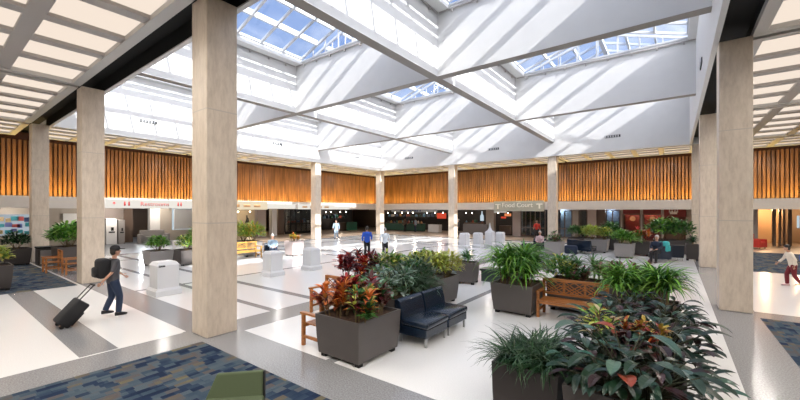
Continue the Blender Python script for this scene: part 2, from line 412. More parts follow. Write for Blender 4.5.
# ---------------------------------------------------------------- coffers: walls and beams of the atrium roof
X0, X3, Y0, Y3 = GX[0], GX[3], GY[0], GY[3]
BW = .20
def beam_mesh(x0, y0, x1, y1):
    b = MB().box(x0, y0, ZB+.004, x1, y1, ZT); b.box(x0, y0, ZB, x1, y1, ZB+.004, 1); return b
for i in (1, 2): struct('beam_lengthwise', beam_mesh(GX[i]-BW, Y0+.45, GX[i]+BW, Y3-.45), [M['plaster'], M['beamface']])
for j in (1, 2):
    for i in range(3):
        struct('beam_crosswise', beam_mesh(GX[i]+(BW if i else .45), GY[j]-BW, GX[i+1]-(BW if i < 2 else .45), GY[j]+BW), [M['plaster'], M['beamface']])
F0, F1 = .33, .45
struct('wall_fascia_near', MB().box(X0-.45, Y0+F0, ZC-.03, X3+.45, Y0+F1, ZT), M['plaster'])
struct('wall_fascia_far', MB().box(X0-.45, Y3-F1, ZC-.03, X3+.45, Y3-F0, ZT), M['plaster'])
struct('wall_fascia_left', MB().box(X0+F0, Y0+F1, ZC-.03, X0+F1, Y3-F1, ZT), M['plaster'])
struct('wall_fascia_right', MB().box(X3-F1, Y0+F1, ZC-.03, X3-F0, Y3-F1, ZT), M['plaster'])
# black recess over the column line
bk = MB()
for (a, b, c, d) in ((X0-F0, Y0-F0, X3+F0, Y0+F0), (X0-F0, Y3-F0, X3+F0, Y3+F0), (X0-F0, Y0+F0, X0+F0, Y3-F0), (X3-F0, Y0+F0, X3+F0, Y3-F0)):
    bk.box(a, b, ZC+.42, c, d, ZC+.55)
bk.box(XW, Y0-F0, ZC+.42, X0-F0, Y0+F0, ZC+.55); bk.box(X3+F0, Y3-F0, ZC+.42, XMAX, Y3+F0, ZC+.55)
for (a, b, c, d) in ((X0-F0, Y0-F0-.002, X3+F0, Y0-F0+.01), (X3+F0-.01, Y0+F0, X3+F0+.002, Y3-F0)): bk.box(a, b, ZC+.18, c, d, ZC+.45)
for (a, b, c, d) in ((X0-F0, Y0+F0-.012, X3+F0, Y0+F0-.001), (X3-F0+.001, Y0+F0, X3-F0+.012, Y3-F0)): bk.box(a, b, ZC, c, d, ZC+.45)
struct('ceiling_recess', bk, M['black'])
# roof slab ring that keeps the sun off the surrounding ceilings
rf = MB()
for (a, b, c, d) in ((XMIN, YMIN, XMAX, Y0+F0), (XMIN, Y3-F0, XMAX, YMAX), (XMIN, Y0+F0, X0+F0, Y3-F0), (X3-F0, Y0+F0, XMAX, Y3-F0)):
    rf.box(a, b, ZC+.62, c, d, ZC+1.0)
struct('ceiling_roof_slab', rf, M['roof'])

# vents in the fascias
def vent(x, y, axis, lab):
    t = T('wall_vent', lab, 'air vent', (x, y, 8.05), 0, 'dark slot vents in the atrium upper walls')
    if axis == 'x': MB().box(-.5, -.03, -.09, .5, 0, .09).build('frame', M['black'], t); [MB().box(-.48+k*.16, -.045, -.07, -.40+k*.16, -.03, .07).build('louver', M['mullion'], t) for k in range(6)]
    elif axis == '-x': MB().box(-.03, -.5, -.09, 0, .5, .09).build('frame', M['black'], t); [MB().box(-.045, -.48+k*.16, -.07, -.03, -.40+k*.16, .07).build('louver', M['mullion'], t) for k in range(6)]
    else: MB().box(0, -.5, -.09, .03, .5, .09).build('frame', M['black'], t); [MB().box(.03, -.48+k*.16, -.07, .045, -.40+k*.16, .07).build('louver', M['mullion'], t) for k in range(6)]
vl = ['left of', 'above', 'right of']
names_x = ['dark slot vent high on far white wall, above the dim food shop', 'dark slot vent high on far white wall, above the long pale shop sign', 'dark slot vent high on far white wall, above the red-fronted restaurant']
names_y = ['long dark slot vent on left white wall, above the Restrooms sign', 'dark slot vent on left white wall, above the warm lit sign panel', 'dark slot vent on left white wall, nearest the wall corner']
for i in range(3):
    vent(GX[i]+S/2-.3, Y3-F1, 'x', names_x[i])
    vent(X0+F1, GY[i]+S/2+.15, 'y', names_y[i])
vent(X3-F1, GY[1]+S/2, '-x', 'small dark vent on the white side wall beside the wide right column')

# ---------------------------------------------------------------- skylights: one glazed ridge roof per coffer
ZG, SL = 10.92, .33
def skylight(n, xa, ya):
    xb, yb = xa+S, ya+S; xm = (xa+xb)/2
    x0, x1, y0, y1 = xa+.75, xb-.75, ya+.24, yb-.24; zr = ZG + SL*(xm-x0)
    root = bpy.data.objects.new('window_%d' % n, None); C.objects.link(root); root['kind'] = 'structure'
    fr = MB()
    for (a, b, c, d) in ((xa+.18, ya+.18, x0, yb-.18), (x1, ya+.18, xb-.18, yb-.18), (x0, ya+.18, x1, y0), (x0, y1, x1, yb-.18)):
        fr.box(a, b, ZT, c, d, ZT+.12)
    fr.build('window_sill', M['plaster'], root)
    cb = MB()
    cb.box(x0-.08, y0, ZT+.12, x0, y1, ZG); cb.box(x1, y0, ZT+.12, x1+.08, y1, ZG)
    cb.build('window_curb', M['mullion'], root)
    f = MB(); ny = 7; dy = (y1-y0)/ny
    for k in range(ny+1):
        y = y0+k*dy
        f.bar((x0, y, ZG), (xm, y, zr), .09, .12); f.bar((xm, y, zr), (x1, y, ZG), .09, .12)
    for k in range(4):
        t = k/3
        for s in (0, 1):
            x = x0+(xm-x0)*t if s == 0 else x1-(x1-xm)*t
            if s and k == 3: continue
            w = .09 if k < 3 else .22
            zz = ZG+(zr-ZG)*t
            if k: f.bar((x, y0, zz+.12), (x, y1, zz+.12), .035, .20)      # upstanding fin outside the glass
            f.bar((x, y0, ZG+(zr-ZG)*t), (x, y1, ZG+(zr-ZG)*t), w, .12 if k < 3 else .2)
    f.build('window_frame', M['mullion'], root)
    g = MB()
    g.add([(x0, y0, ZG), (xm, y0, zr), (xm, y1, zr), (x0, y1, ZG)], [(0, 1, 2, 3)])
    g.build('window_pane', M['pane'], root)
    g = MB().add([(xm, y0, zr), (x1, y0, ZG), (x1, y1, ZG), (xm, y1, zr)], [(0, 1, 2, 3)]); g.build('window_pane', M['panesun'], root)
    gf = MB(); gg = MB()
    for y in (y0, y1):
        gf.bar((x0, y, ZT+.14), (x1, y, ZT+.14), .08)
        gg.add([(x0, y, ZT+.12), (x1, y, ZT+.12), (x1, y, ZG), (xm, y, zr), (x0, y, ZG)], [(0, 1, 2, 3, 4)])
        for k in range(1, 8):
            x = x0+(x1-x0)*k/8; gf.bar((x, y, ZT+.12), (x, y, ZG+(zr-ZG)*(1-abs(x-xm)/(xm-x0))), .05)
    gf.build('window_gable_frame', M['mullion'], root); gg.build('window_gable_pane', M['pane'], root)
    rl = MB()
    for k in range(8):
        rl.box(xa+.9+k*1.05-.03, yb-.30, ZT-.14, xa+.9+k*1.05+.03, yb-.2, ZT-.04)
    for k in range(8):
        rl.box(xa+.2, ya+.9+k*1.05-.03, ZT-.14, xa+.30, ya+.9+k*1.05+.03, ZT-.04)
    rl.bar((xa+.3, yb-.26, ZT-.02), (xb-.3, yb-.26, ZT-.02), .05); rl.bar((xa+.26, ya+.3, ZT-.02), (xa+.26, yb-.3, ZT-.02), .05)
    rl.build('window_track', M['rib'], root)
n = 1
for i in range(3):
    for j in range(3): skylight(n, GX[i], GY[j]); n += 1

# ---------------------------------------------------------------- luminous coffered ceilings round the atrium
PZ = ZC+.15
panel_me = MB().add([(-.64, -.64, 0), (.64, -.64, 0), (.64, .64, 0), (-.64, .64, 0)], [(3, 2, 1, 0)])
panel_me.add([(-.64, -.64, .03), (.64, -.64, .03), (.64, .64, .03), (-.64, .64, .03)], [(0, 1, 2, 3)])
proto_panel = [None]
def lum(x0, y0, x1, y1, name, group, label, kx, ky, trim=.25):
    """coffered grid of kx by ky luminous panels between grey ribs"""
    mb = MB(); w, d = (x1-x0-2*trim), (y1-y0-2*trim); px, py = w/kx, d/ky; g = .17
    mb.box(x0, y0, ZC+.02, x0+trim, y1, PZ+.1, 1); mb.box(x1-trim, y0, ZC+.02, x1, y1, PZ+.1, 1)
    mb.box(x0+trim, y0, ZC+.02, x1-trim, y0+trim, PZ+.1, 1); mb.box(x0+trim, y1-trim, ZC+.02, x1-trim, y1, PZ+.1, 1)
    X = [x0+trim+px*k for k in range(1, kx)]; Y = [y0+trim+py*k for k in range(1, ky)]
    for x in X: mb.box(x-g, y0+trim, ZC+.06, x+g, y1-trim, PZ+.1)
    xe = [x0+trim] + [q for x in X for q in (x-g, x+g)] + [x1-trim]
    for y in Y:
        for k in range(0, len(xe), 2): mb.box(xe[k], y-g, ZC+.06, xe[k+1], y+g, PZ+.1)
    struct(name, mb, [M['rib'], M['trim']])
    for a in range(kx):
        for b in range(ky):
            if proto_panel[0] is None: proto_panel[0] = o = panel_me.build('ceiling_light_panel', M['panel'])
            else: o = proto_panel[0].copy(); C.objects.link(o)
            o.location = (x0+trim+px*(a+.5), y0+trim+py*(b+.5), PZ-.0)
            o.scale = (px/1.28, py/1.28, 1)
            tag(o, label, 'ceiling light', group)
E1 = .33
nbay = 1
lab = 'cream luminous square panel in the coffered ceiling over the left walkway'
for i in range(-1, 3):          # strip in front of the near column line, and the bays left of it
    xa = GX[0]+S*i if i >= 0 else XW
    xb = GX[0]+S*(i+1) if i < 2 else X3
    if i == 2: xa, xb = GX[2], GX[3]
    if i == -1: xb = GX[0]
    where = {-1: 'over the far left end of the walkway by the info board', 0: 'between the far left column and the column behind the walking man', 1: 'nearest the top left corner, between the two big left columns', 2: 'above the patterned carpet'}[i]
    k = 3 if i == -1 else 5
    lum(xa+.10, -5.24, xb-.10, Y0-E1, 'ceiling_near_%d' % (i+2), 'luminous ceiling panels ' + where, 'cream luminous panel of the coffered ceiling ' + where, k, 5)
for j in range(3):
    where = ['above the Restrooms sign', 'in front of the middle left wood wall', 'near the wood wall corner'][j]
    lum(XW+.05, GY[j]+(E1 if j == 0 else .1), X0-E1, GY[j+1]-.1, 'ceiling_left_%d' % (j+1), 'luminous panels of left strip ' + where, 'pale luminous panel in the left ceiling strip ' + where, 3, 5)
    where = ['beside the wide right column', 'behind the wide right column', 'right in front of the far dark wood wall'][j]
    lum(X3+E1, GY[j]+.1, XMAX-.2, GY[j+1]-.1, 'ceiling_right_%d' % (j+1), 'luminous panels of right ceiling ' + where, 'cream luminous panel in the right ceiling ' + where, 6, 5)
for i in range(-1, 4):
    xa = XW+.05 if i == -1 else GX[0]+S*i+.1; xb = GX[0]-.1 if i == -1 else (GX[0]+S*(i+1)-.1 if i < 3 else XMAX-.2)
    where = ['in the far corner of the hall', 'above the dim shop with food displays', 'above the long pale shop sign', 'above the red-fronted restaurant', 'right of the right column row'][i+1]
    lum(xa, Y3+E1, xb, YW-.05, 'ceiling_far_%d' % (i+2), 'luminous panels of far strip ' + where, 'pale luminous panel in the far ceiling strip ' + where, 3 if i == -1 else (6 if i == 3 else 5), 3)
lum(X3+.1, -5.24, XMAX-.2, GY[0]-.1, 'ceiling_right_0', 'luminous panels above the camera corner', 'cream luminous panel of the ceiling above the carpet corner', 6, 5)

# fill spots without fixtures, added to brighten the floor and columns
def bare_light(x, y, e):
    d = bpy.data.lights.new('fill_spot', 'SPOT'); d.energy = e; d.color = (1, .95, .89); d.spot_size = R(165); d.spot_blend = .6; d.shadow_soft_size = .12
    o = bpy.data.objects.new('fill_spot', d); C.objects.link(o); o.location = (x, y, ZC)
FILL_E = 190
for x in (-14.0, -10.8, -6.4, -3.3, -.2, 3.3, 7.5):
    for y in (-3.2, 1.0): bare_light(x, y, FILL_E)
for x in (-28.5, -21.5): bare_light(x, .5, FILL_E)
for y in (6.5, 10.5, 15.6, 19.7, 24.7, 28.9): bare_light(3.6, y, FILL_E); bare_light(8.2, y, FILL_E); bare_light(-28.4, y, FILL_E)
for x in (-23.6, -19.5, -14.5, -10.4, -5.3, -1.3, 4, 9): bare_light(x, 33.9, FILL_E)
# ---------------------------------------------------------------- wood clad upper walls with a warm cove light at the foot
ZW0, ZW1 = 3.42, 6.82
def woodwall(name, a, b, along, n):
    bk_ = MB(); sl = MB()
    step = (b-a)/n
    if along == 'y':
        bk_.box(XW-.35, a, ZW0, XW-.2, b, ZC+.3)
        for k in range(n):
            y = a+step*(k+.5)
            sl.add([(XW-.02, y-.07, ZW1), (XW+.02, y+.07, ZW1), (XW-.16, y+.07, ZW1), (XW-.18, y-.07, ZW1),
                    (XW-.02, y-.07, ZW0+.05), (XW+.02, y+.07, ZW0+.05), (XW-.16, y+.07, ZW0+.05), (XW-.18, y-.07, ZW0+.05)],
                   [(0, 1, 2, 3), (7, 6, 5, 4), (0, 4, 5, 1), (1, 5, 6, 2), (2, 6, 7, 3), (3, 7, 4, 0)])
    else:
        bk_.box(a, YW+.2, ZW0, b, YW+.35, ZC+.3)
        for k in range(n):
            x = a+step*(k+.5)
            sl.add([(x-.07, YW+.02, ZW1), (x+.07, YW-.02, ZW1), (x+.07, YW+.16, ZW1), (x-.07, YW+.18, ZW1),
                    (x-.07, YW+.02, ZW0+.05), (x+.07, YW-.02, ZW0+.05), (x+.07, YW+.16, ZW0+.05), (x-.07, YW+.18, ZW0+.05)],
                   [(3, 2, 1, 0), (4, 5, 6, 7), (1, 5, 4, 0), (2, 6, 5, 1), (3, 7, 6, 2), (0, 4, 7, 3)])
    w = struct(name, bk_, M['slatback']); sl.build('slats', M['slat'], w)
woodwall('wall_left', -5.3, 36.2, 'y', 185)
woodwall('wall_far', -31.0, XMAX, 'x', 196)
def cove(x, y, L, axis):
    d = bpy.data.lights.new('cove_light', 'AREA'); d.shape = 'RECTANGLE'; d.size = L; d.size_y = .12; d.energy = 18*L; d.color = (1, .70, .20)
    o = bpy.data.objects.new('cove_light', d); C.objects.link(o)
    z = ZW0+.02
    if axis == 'y': o.location = (XW+.60, y, z); dirv = Vector((-.1, 0, 1))
    else: o.location = (x, YW-.60, z); dirv = Vector((0, .1, 1))
    q = dirv.to_track_quat('-Z', 'Y'); e = q.to_matrix()
    # make the long side run along the wall
    za = -dirv.normalized(); xa = Vector((0, 1, 0)) if axis == 'y' else Vector((1, 0, 0)); ya = za.cross(xa).normalized()
    o.rotation_euler = Matrix((xa, ya, za)).transposed().to_euler()
for k in range(4): cove(0, -.2+k*9.2+3.5, 9.0, 'y')
for k in range(5): cove(-26.6+k*8.9, 0, 8.7, 'x')
# stone band below the wood with the cove shelf
bd = MB(); bd.box(XW-.35, -5.3, 2.76, XW+.72, YW-.72, 3.36); bd.box(XW+.68, -5.3, 3.36, XW+.72, YW-.72, 3.47)
struct('trim_1', bd, M['band'])
bd = MB(); bd.box(XW-.35, YW-.72, 2.70, XMAX, YW+.35, 3.33); bd.box(XW+.72, YW-.72, 3.33, XMAX, YW-.68, 3.44)
struct('trim_2', bd, M['band'])

# ---------------------------------------------------------------- outer shell
struct('wall_near', MB().box(XMIN, YMIN-.2, 0, XMAX, YMIN, ZC+.62), M['beige'])
struct('wall_right', MB().box(XMAX, YMIN, 0, XMAX+.2, YMAX, ZC+.62), M['beige'])
struct('wall_shop_back_left', MB().box(XMIN-.2, YMIN, 0, XMIN, YMAX, ZC+.62), M['brownwall'])
struct('wall_shop_back_far', MB().box(XMIN, YMAX, 0, XMAX, YMAX+.2, ZC+.62), M['brownwall'])
sf = MB(); sf.box(XMIN, YMIN, 3.0, XW-.35, YMAX, 3.2); sf.box(XW-.35, YW+.35, 3.0, XMAX, YMAX, 3.2)
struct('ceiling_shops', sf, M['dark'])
struct('ceiling_near_strip', MB().box(XMIN, YMIN, ZC+.1, XMAX, -5.24, ZC+.4), M['trim'])
struct('wall_left_end', MB().box(XW-.35, YMIN, 0, XW, -5.3, ZC+.5), M['beige'])

# ================================================================ shop fronts
def panelY(name, px0, px1, z0, z1, Y, m, th=.1, parent=None, kind='structure'):
    o = MB().box(onY(px0, Y), Y, z0, onY(px1, Y), Y+th, z1).build(name, m, parent)
    if kind and not parent: o['kind'] = kind
    return o
def panelX(name, px0, px1, z0, z1, X, m, th=.1, parent=None, kind='structure'):
    o = MB().box(X, onX(px0, X), z0, X-th, onX(px1, X), z1).build(name, m, parent)
    if kind and not parent: o['kind'] = kind
    return o
# --- left side, behind the stone band (X about -35)
XS = -35.5
panelX('wall_board', -20, 42, 0, 3.0, XS, M['beige'])
panelX('wall_board_side', 42, 84, 0, 3.0, XS-.4, M['beige'])
panelX('wall_restroom', 84, 124, 0, 3.0, XS-1.0, M['pinkw'])
panelX('wall_brown', 124, 133, 0, 3.0, XS-.5, M['brownwall'])
panelX('wall_white_pier', 150, 160, 0, 3.0, XS, M['whitew'], .5)
panelX('wall_beige_pier', 160, 172, 0, 3.0, XS, M['beige'], .5)
panelX('wall_under_window', 172, 236, 0, .9, XS, M['beige'])
panelX('wall_warm_room', 228, 262, 0, 3.0, XS-3, M['beige'])
panelX('wall_warm_pier', 258, 266, 0, 2.8, -33, M['pinkw'], .6)
panelX('wall_white_post', 272, 277, 0, 2.8, -33, M['whitew'], .5)
panelX('wall_brown_shop', 278, 284, 0, 2.8, -34, M['brownwall'], .5)
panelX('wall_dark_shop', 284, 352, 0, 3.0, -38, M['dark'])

t = T('info_board', 'wide pale information board with colourful pictures on the far left wall', 'notice board', (XS+.05, onX(10, XS), 0))
y0_, y1_ = onX(-8, XS)-onX(10, XS), onX(31, XS)-onX(10, XS)
MB().box(0, y0_, .95, .06, y1_, 2.35).build('board', M['screen'], t)
rr = random.Random(3); pcs = [mat('picture_%d' % k, c, .5) for k, c in enumerate([(.02, .04, .12), (.03, .18, .35), (.35, .06, .06), (.1, .12, .3), (.03, .25, .3), (.4, .3, .15)])]
for k in range(15):
    yy = y0_ + (k % 5+.7+rr.uniform(-.1, .2))*(y1_-y0_)/5.8; zz = 1.05 + (k//5)*.42 + rr.uniform(-.06, .06)
    MB().box(.06, yy, zz, .08, yy+rr.uniform(.2, .38), zz+rr.uniform(.2, .3)).build('picture', rr.choice(pcs), t)
# restrooms sign
t = T('restrooms_sign', 'long backlit white sign reading Restrooms above the left openings', 'sign', (XW+.73, onX(148, XW+.5), 3.08))
ya, yb = onX(104, XW+.5)-onX(148, XW+.5), onX(194, XW+.5)-onX(148, XW+.5)
MB().box(0, ya, -.30, .08, yb, .28).build('panel', M['signwhite'], t)
RX = Matrix(((0, 0, 1, 0), (1, 0, 0, 0), (0, 1, 0, 0), (0, 0, 0, 1)))
lettering('Restrooms', .42, M['signred'], t, Matrix.Translation((.09, .35, -.02)) @ RX)
for yy in (-1.5, -1.25, 1.9, 2.1): MB().loft([(.09, yy, -.14), (.09, yy, .02), (.09, yy, .05), (.09, yy, .07), (.09, yy, .12), (.09, yy, .16)], [(.05, .02), (.06, .02), (.02, .02), (.045, .02), (.045, .02), (.02, .02)], 8).build('pictogram', M['signred'], t)
for yy, sg in ((-2.1, 1), (-3.9, -1), (3.9, 1)): MB().add([(.09, yy-.1, .02*sg), (.09, yy+.1, .02*sg), (.09, yy, .14*sg), (.09, yy-.02, 0), (.09, yy+.02, 0), (.09, yy, -.14*sg), (.07, yy-.1, .02*sg), (.07, yy+.1, .02*sg), (.07, yy, .14*sg)], [(0, 1, 2), (0, 6, 7, 1), (1, 7, 8, 2), (2, 8, 6, 0), (3, 4, 5), (0, 3, 4, 1)]).build('arrow', M['signred'], t)
# white and steel machines below it
def machine(name, px0, px1, z1, X, m, lab, cat, dark=True):
    ya, yb = onX(px0, X), onX(px1, X); t = T(name, lab, cat, (X, (ya+yb)/2, 0)); w = (yb-ya)/2
    MB().box(-.6, -w, 0, 0, w, z1).build('body', m, t, bevel=.03)
    MB().box(0, -w*.5, z1*.45, .02, w*.6, z1*.50).build('slot', M['black'], t)
    if dark: MB().box(0, -w*.1, z1*.53, .02, w*.4, z1*.66).build('display', M['black'], t)
machine('ticket_machine', 106, 117, 2.0, -34.5, M['whitew'], 'white cabinet with a dark slot below the start of the Restrooms sign', 'machine')
machine('kiosk', 118.5, 125, 1.9, -34.5, M['plantergrey'], 'tall grey kiosk with dark top beside white cabinet under Restrooms sign', 'kiosk')
t = T('wall_poster', 'white poster on the wall left of the column behind the walking man', 'poster', (XS-.3, onX(72, XS-.3), 1.2))
MB().box(0, -.5, 0, .04, .5, 1.2).build('sheet', M['whitew'], t)
MB().box(.04, -.0, .1, .05, .42, .6).build('print', M['black'], t)
wb = MB()
for k in range(14): yy = onX(174+k*1.3, XS); wb.box(XS, yy, .95, XS-.03, yy+.14, 2.75)
wn_ = struct('window_10', MB().box(XS-.1, onX(172, XS), .9, XS-.06, onX(193, XS), 2.8), M['bluewhite']); wb.build('window_blind', M['whitew'], wn_)
cb = T('lounge_armchair', 'pale grey armchair inside the opening under the Restrooms sign', 'chair', (-34.2, onX(154, -34.2), 0), R(0))
MB().box(-.4, -.9, .12, .4, .9, .5).build('seat', M['plantergrey'], cb, bevel=.04); MB().box(-.5, -.9, .12, -.3, .9, 1.0).build('backrest', M['plantergrey'], cb, bevel=.04)
for yy in (-.95, .95): MB().box(-.45, yy-.1, 0, .4, yy+.1, .7).build('armrest', M['plantergrey'], cb, bevel=.04)

# signs and shop on the left/far stretch
def signX(px0, px1, z0, z1, X, m, lab, text=None, tm=None, bars=0):
    ya, yb = onX(px0, X), onX(px1, X); t = T('shop_sign', lab, 'sign', (X, (ya+yb)/2, z0)); w = (yb-ya)/2
    MB().box(-.05, -w, 0, .08, w, z1-z0).build('panel', m, t)
    for k in range(bars): MB().box(.08, -w*.8+k*w*1.6/bars, (z1-z0)*.3, .1, -w*.8+k*w*1.6/bars+w*1.0/bars, (z1-z0)*.65).build('lettering', tm, t)
    return t
M['signink'] = mat('faded_sign_ink', (.5, .3, .15), .6)
signX(228, 267, 2.70, 3.42, XW+.75, M['signwarm'], 'warm cream backlit sign panel right of the largest column', None, M['signink'], 3)
signX(267.5, 295, 2.80, 3.25, XW+.75, M['signwhite'], 'narrow plain white sign band beside the warm cream sign', None)
signX(298, 334, 2.75, 3.25, XW+.75, M['signwhite'], 'white sign band above the dark shop behind sunlit column', None, M['signink'], 4)
signX(334, 349, 2.75, 3.1, XW+.75, M['signwhite'], 'short white sign over the shop near the wood wall corner', None)
t = T('silhouette_statue', 'dark figurine standing in the warm lit room behind yellow bench', 'statue', (-37, onX(247, -37), 0))
MB().frustum(0, 0, 0, 1.0, .5, .5, .35, .35).build('plinth', M['brownwall'], t)
MB().loft([(0, 0, 1.0), (0, .02, 1.4), (0, .05, 1.75), (0, 0, 1.9), (0, .02, 2.1)], [.16, .2, .13, .06, .1]).build('figure', M['black'], t, smooth=True)

def shop_goods(x0, x1, y, z0, n, seed, group, lab, cols, axis='x'):
    r = random.Random(seed)
    for k in range(n):
        a = x0+(x1-x0)*(k+.5)/n; w = abs(x1-x0)/n*.38; h = r.uniform(.15, .5)
        mb = MB()
        kind = r.random()
        if kind < .5: mb.box(-w, -.12, 0, w, .12, h)
        else: mb.loft([(0, 0, 0), (0, 0, h*.6), (0, 0, h*.75), (0, 0, h)], [w*.8, w*.8, w*.35, w*.3], 8)
        loc = (a, y, z0) if axis == 'x' else (y, a, z0)
        o = mb.build('display_item', r.choice(cols), loc=loc)
        tag(o, lab, 'merchandise', group)
goods = [mat('goods_%d' % k, c, .5) for k, c in enumerate([(.03, .10, .07), (.25, .05, .03), (.5, .45, .4), (.05, .07, .12), (.4, .2, .06), (.10, .2, .3), (.02, .03, .03)])]
def counter(name, x0, x1, y, h, m, lab, axis='x', d=.6):
    c = (x0+x1)/2; w = abs(x1-x0)/2
    t = T(name, lab, 'counter', (c, y, 0) if axis == 'x' else (y, c, 0), 0 if axis == 'x' else PI/2)
    MB().box(-w, -d/2, .08, w, d/2, h-.05).build('body', m, t); MB().box(-w-.03, -d/2-.03, h-.05, w+.03, d/2+.03, h).build('worktop', M['brownwall'], t)
    MB().box(-w, -d/2+.05, 0, w, d/2-.05, .08).build('plinth', M['black'], t); return t
def lamps(pts, group, lab, r=.07, m='lamp'):
    for (x, y, z) in pts:
        t = T('pendant_lamp', lab, 'lamp', (x, y, z), 0, group)
        MB().ball((0, 0, 0), r, n=8, m=6).build('bulb', M[m], t); MB().loft([(0, 0, r), (0, 0, 3.0-z)], [.015, .015], 5).build('cord', M['black'], t)
# left-far dark shop
ys0, ys1 = onX(322, -36), onX(350, -36)
panelX('wall_green_panel', 347, 357, 0, 1.1, -34.2, mat('green_panel', (.02, .12, .07), .4), .08)
counter('shop_counter', onX(335, -35), onX(346, -35), -35, 1.05, M['brownwall'], 'brown counter in dark shop behind the far walker', 'y')
shop_goods(ys0, ys1, -36.5, 1.6, 9, 5, 'lit goods in shop behind the sunlit column', 'small item on the lit shelf in shop left of wall corner', goods, 'y')
t = T('wall_shelf', 'long dark shelf carrying the lit goods in shop left of the corner', 'shelf', (-36.5, (ys0+ys1)/2, 1.5)); MB().box(-.2, -(ys1-ys0)/2, 0, .2, (ys1-ys0)/2, .06).build('board', M['dark'], t)
lamps([(-34.5, onX(p, -34.5), 2.45) for p in (326, 331, 340, 346)], 'lamps in shop left of the wall corner', 'glowing lamp in shop left of the wall corner')
lamps([(-35, onX(p, -35), 2.5) for p in (238, 250)], 'lamps in the warm lit room behind the yellow bench', 'glowing lamp in warm lit room behind the yellow bench')
t = T('shop_window_grid', 'black gridded shop window right of the white post', 'shop window', (-34.5, onX(285, -34.5), 0))
yy0, yy1 = 0, onX(311, -34.5)-onX(285, -34.5)
MB().box(-.02, yy0, .3, 0, yy1, 2.7).build('glass', M['shopglass'], t); g = MB(); g.box(-.03, yy0, 0, .08, yy1, .25)
for k in range(6): g.box(0, yy0+(yy1-yy0)*k/5-.04, .2, .08, yy0+(yy1-yy0)*k/5+.04, 2.75)
for z in (.25, 1.1, 1.9, 2.7): g.box(0, yy0, z-.04, .07, yy1, z+.04)
g.build('frame', M['black'], t)
t = T('wall_shelf', 'dark shelf behind the black gridded shop window', 'shelf', (-36, onX(298, -36), 0)); MB().box(-.25, onX(287, -36)-onX(298, -36), 0, .25, onX(309, -36)-onX(298, -36), 1.2).build('cabinet', M['brownwall'], t)
shop_goods(onX(287, -36), onX(309, -36), -36, 1.2, 7, 8, 'goods behind the black gridded shop window', 'small item behind the black gridded shop window', goods, 'y')

# --- far side (Y about 37 and beyond)
YS = 38.0
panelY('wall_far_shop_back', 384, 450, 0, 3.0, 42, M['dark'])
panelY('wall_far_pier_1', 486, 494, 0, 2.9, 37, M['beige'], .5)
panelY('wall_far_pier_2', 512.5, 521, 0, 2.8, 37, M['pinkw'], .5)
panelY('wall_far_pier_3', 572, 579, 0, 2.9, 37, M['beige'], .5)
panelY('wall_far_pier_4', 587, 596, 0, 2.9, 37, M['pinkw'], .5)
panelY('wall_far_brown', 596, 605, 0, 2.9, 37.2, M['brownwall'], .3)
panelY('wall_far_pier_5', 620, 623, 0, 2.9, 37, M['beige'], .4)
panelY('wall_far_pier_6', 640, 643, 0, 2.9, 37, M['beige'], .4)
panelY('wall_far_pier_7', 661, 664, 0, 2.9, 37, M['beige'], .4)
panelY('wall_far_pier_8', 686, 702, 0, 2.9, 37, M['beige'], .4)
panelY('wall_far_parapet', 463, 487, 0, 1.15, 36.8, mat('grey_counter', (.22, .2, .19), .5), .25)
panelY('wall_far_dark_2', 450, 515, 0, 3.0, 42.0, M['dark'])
RXY = Matrix(((1, 0, 0, 0), (0, 0, -1, 0), (0, 1, 0, 0), (0, 0, 0, 1)))
# long pale sign
Yb = YW-.79
xa, xb = onY(494, Yb), onY(544, Yb); t = T('shop_sign', 'long pale grey-green lettered sign below the far wood wall', 'sign', ((xa+xb)/2, Yb, 2.55))
w = (xb-xa)/2
MB().box(-w, 0, 0, w, .06, 1.0).build('panel', mat('sage_sign', (.40, .40, .33), .5), t)
MB().box(-w, .0, -.15, -w+1.3, .06, 0).build('end_panel', mat('pale_sign_end', (.55, .56, .52), .5), t)
M['signlet'] = mat('cream_sign_letters', (.85, .83, .74), .5)
lettering('Food Court', .62, M['signlet'], t, Matrix.Translation((-.1, -.01, .58)) @ RXY, .02)
for q in (-1, 1):
    a_ = q*w*.83; cup = MB().add([(a_+x_, y_, z_) for y_ in (-.03, 0) for (x_, z_) in ((-.07, .25), (.07, .25), (.07, .62), (.28, .62), (.28, .72), (-.28, .72), (-.28, .62), (-.07, .62))],
        [tuple(range(8)), tuple(range(15, 7, -1))] + [(k_, (k_+1) % 8, (k_+1) % 8+8, k_+8) for k_ in range(8)])
    cup.build('emblem', M['signlet'], t)
# dark lettered strip on the band
xa, xb = onY(400, Yb), onY(421, Yb); t = T('shop_lettering_strip', 'dark blue lettered strip on grey band left of the far middle column', 'sign', ((xa+xb)/2, Yb+.05, 2.45))
w = (xb-xa)/2; k = 0
MB().box(-w*1.9, 0, -.02, w*2.4, .04, .30).build('panel', mat('grey_fascia', (.2, .21, .21), .5), t)
dkb = mat('dark_blue_letters', (.02, .03, .08), .5)
for (a, b) in ((-1, -.72), (-.7, -.45), (-.25, -.15), (-.1, .1), (.14, .3), (.34, .55), (.58, .74), (.84, .97)): MB().box(a*w, -.02, .05, b*w, 0, .24).build('lettering', dkb, t)
xg0, xg1 = onY(385, 38), onY(447, 38)
counter('food_counter', onY(386, 38.5), onY(424, 38.5), 38.5, 1.0, goods[0], 'long dark green food counter left of the far middle column')
shop_goods(onY(387, 38.4), onY(423, 38.4), 38.4, 1.0, 12, 11, 'goods on the long dark green counter', 'small item on the long dark green food counter', goods)
xg0, xg1 = onY(386, 41), onY(446, 41)
t = T('wall_shelf', 'back shelf of goods above the dark green food counter', 'shelf', ((xg0+xg1)/2, 40.95, 1.75)); MB().box(-(xg1-xg0)/2, -.2, 0, (xg1-xg0)/2, .2, .06).build('board', M['dark'], t)
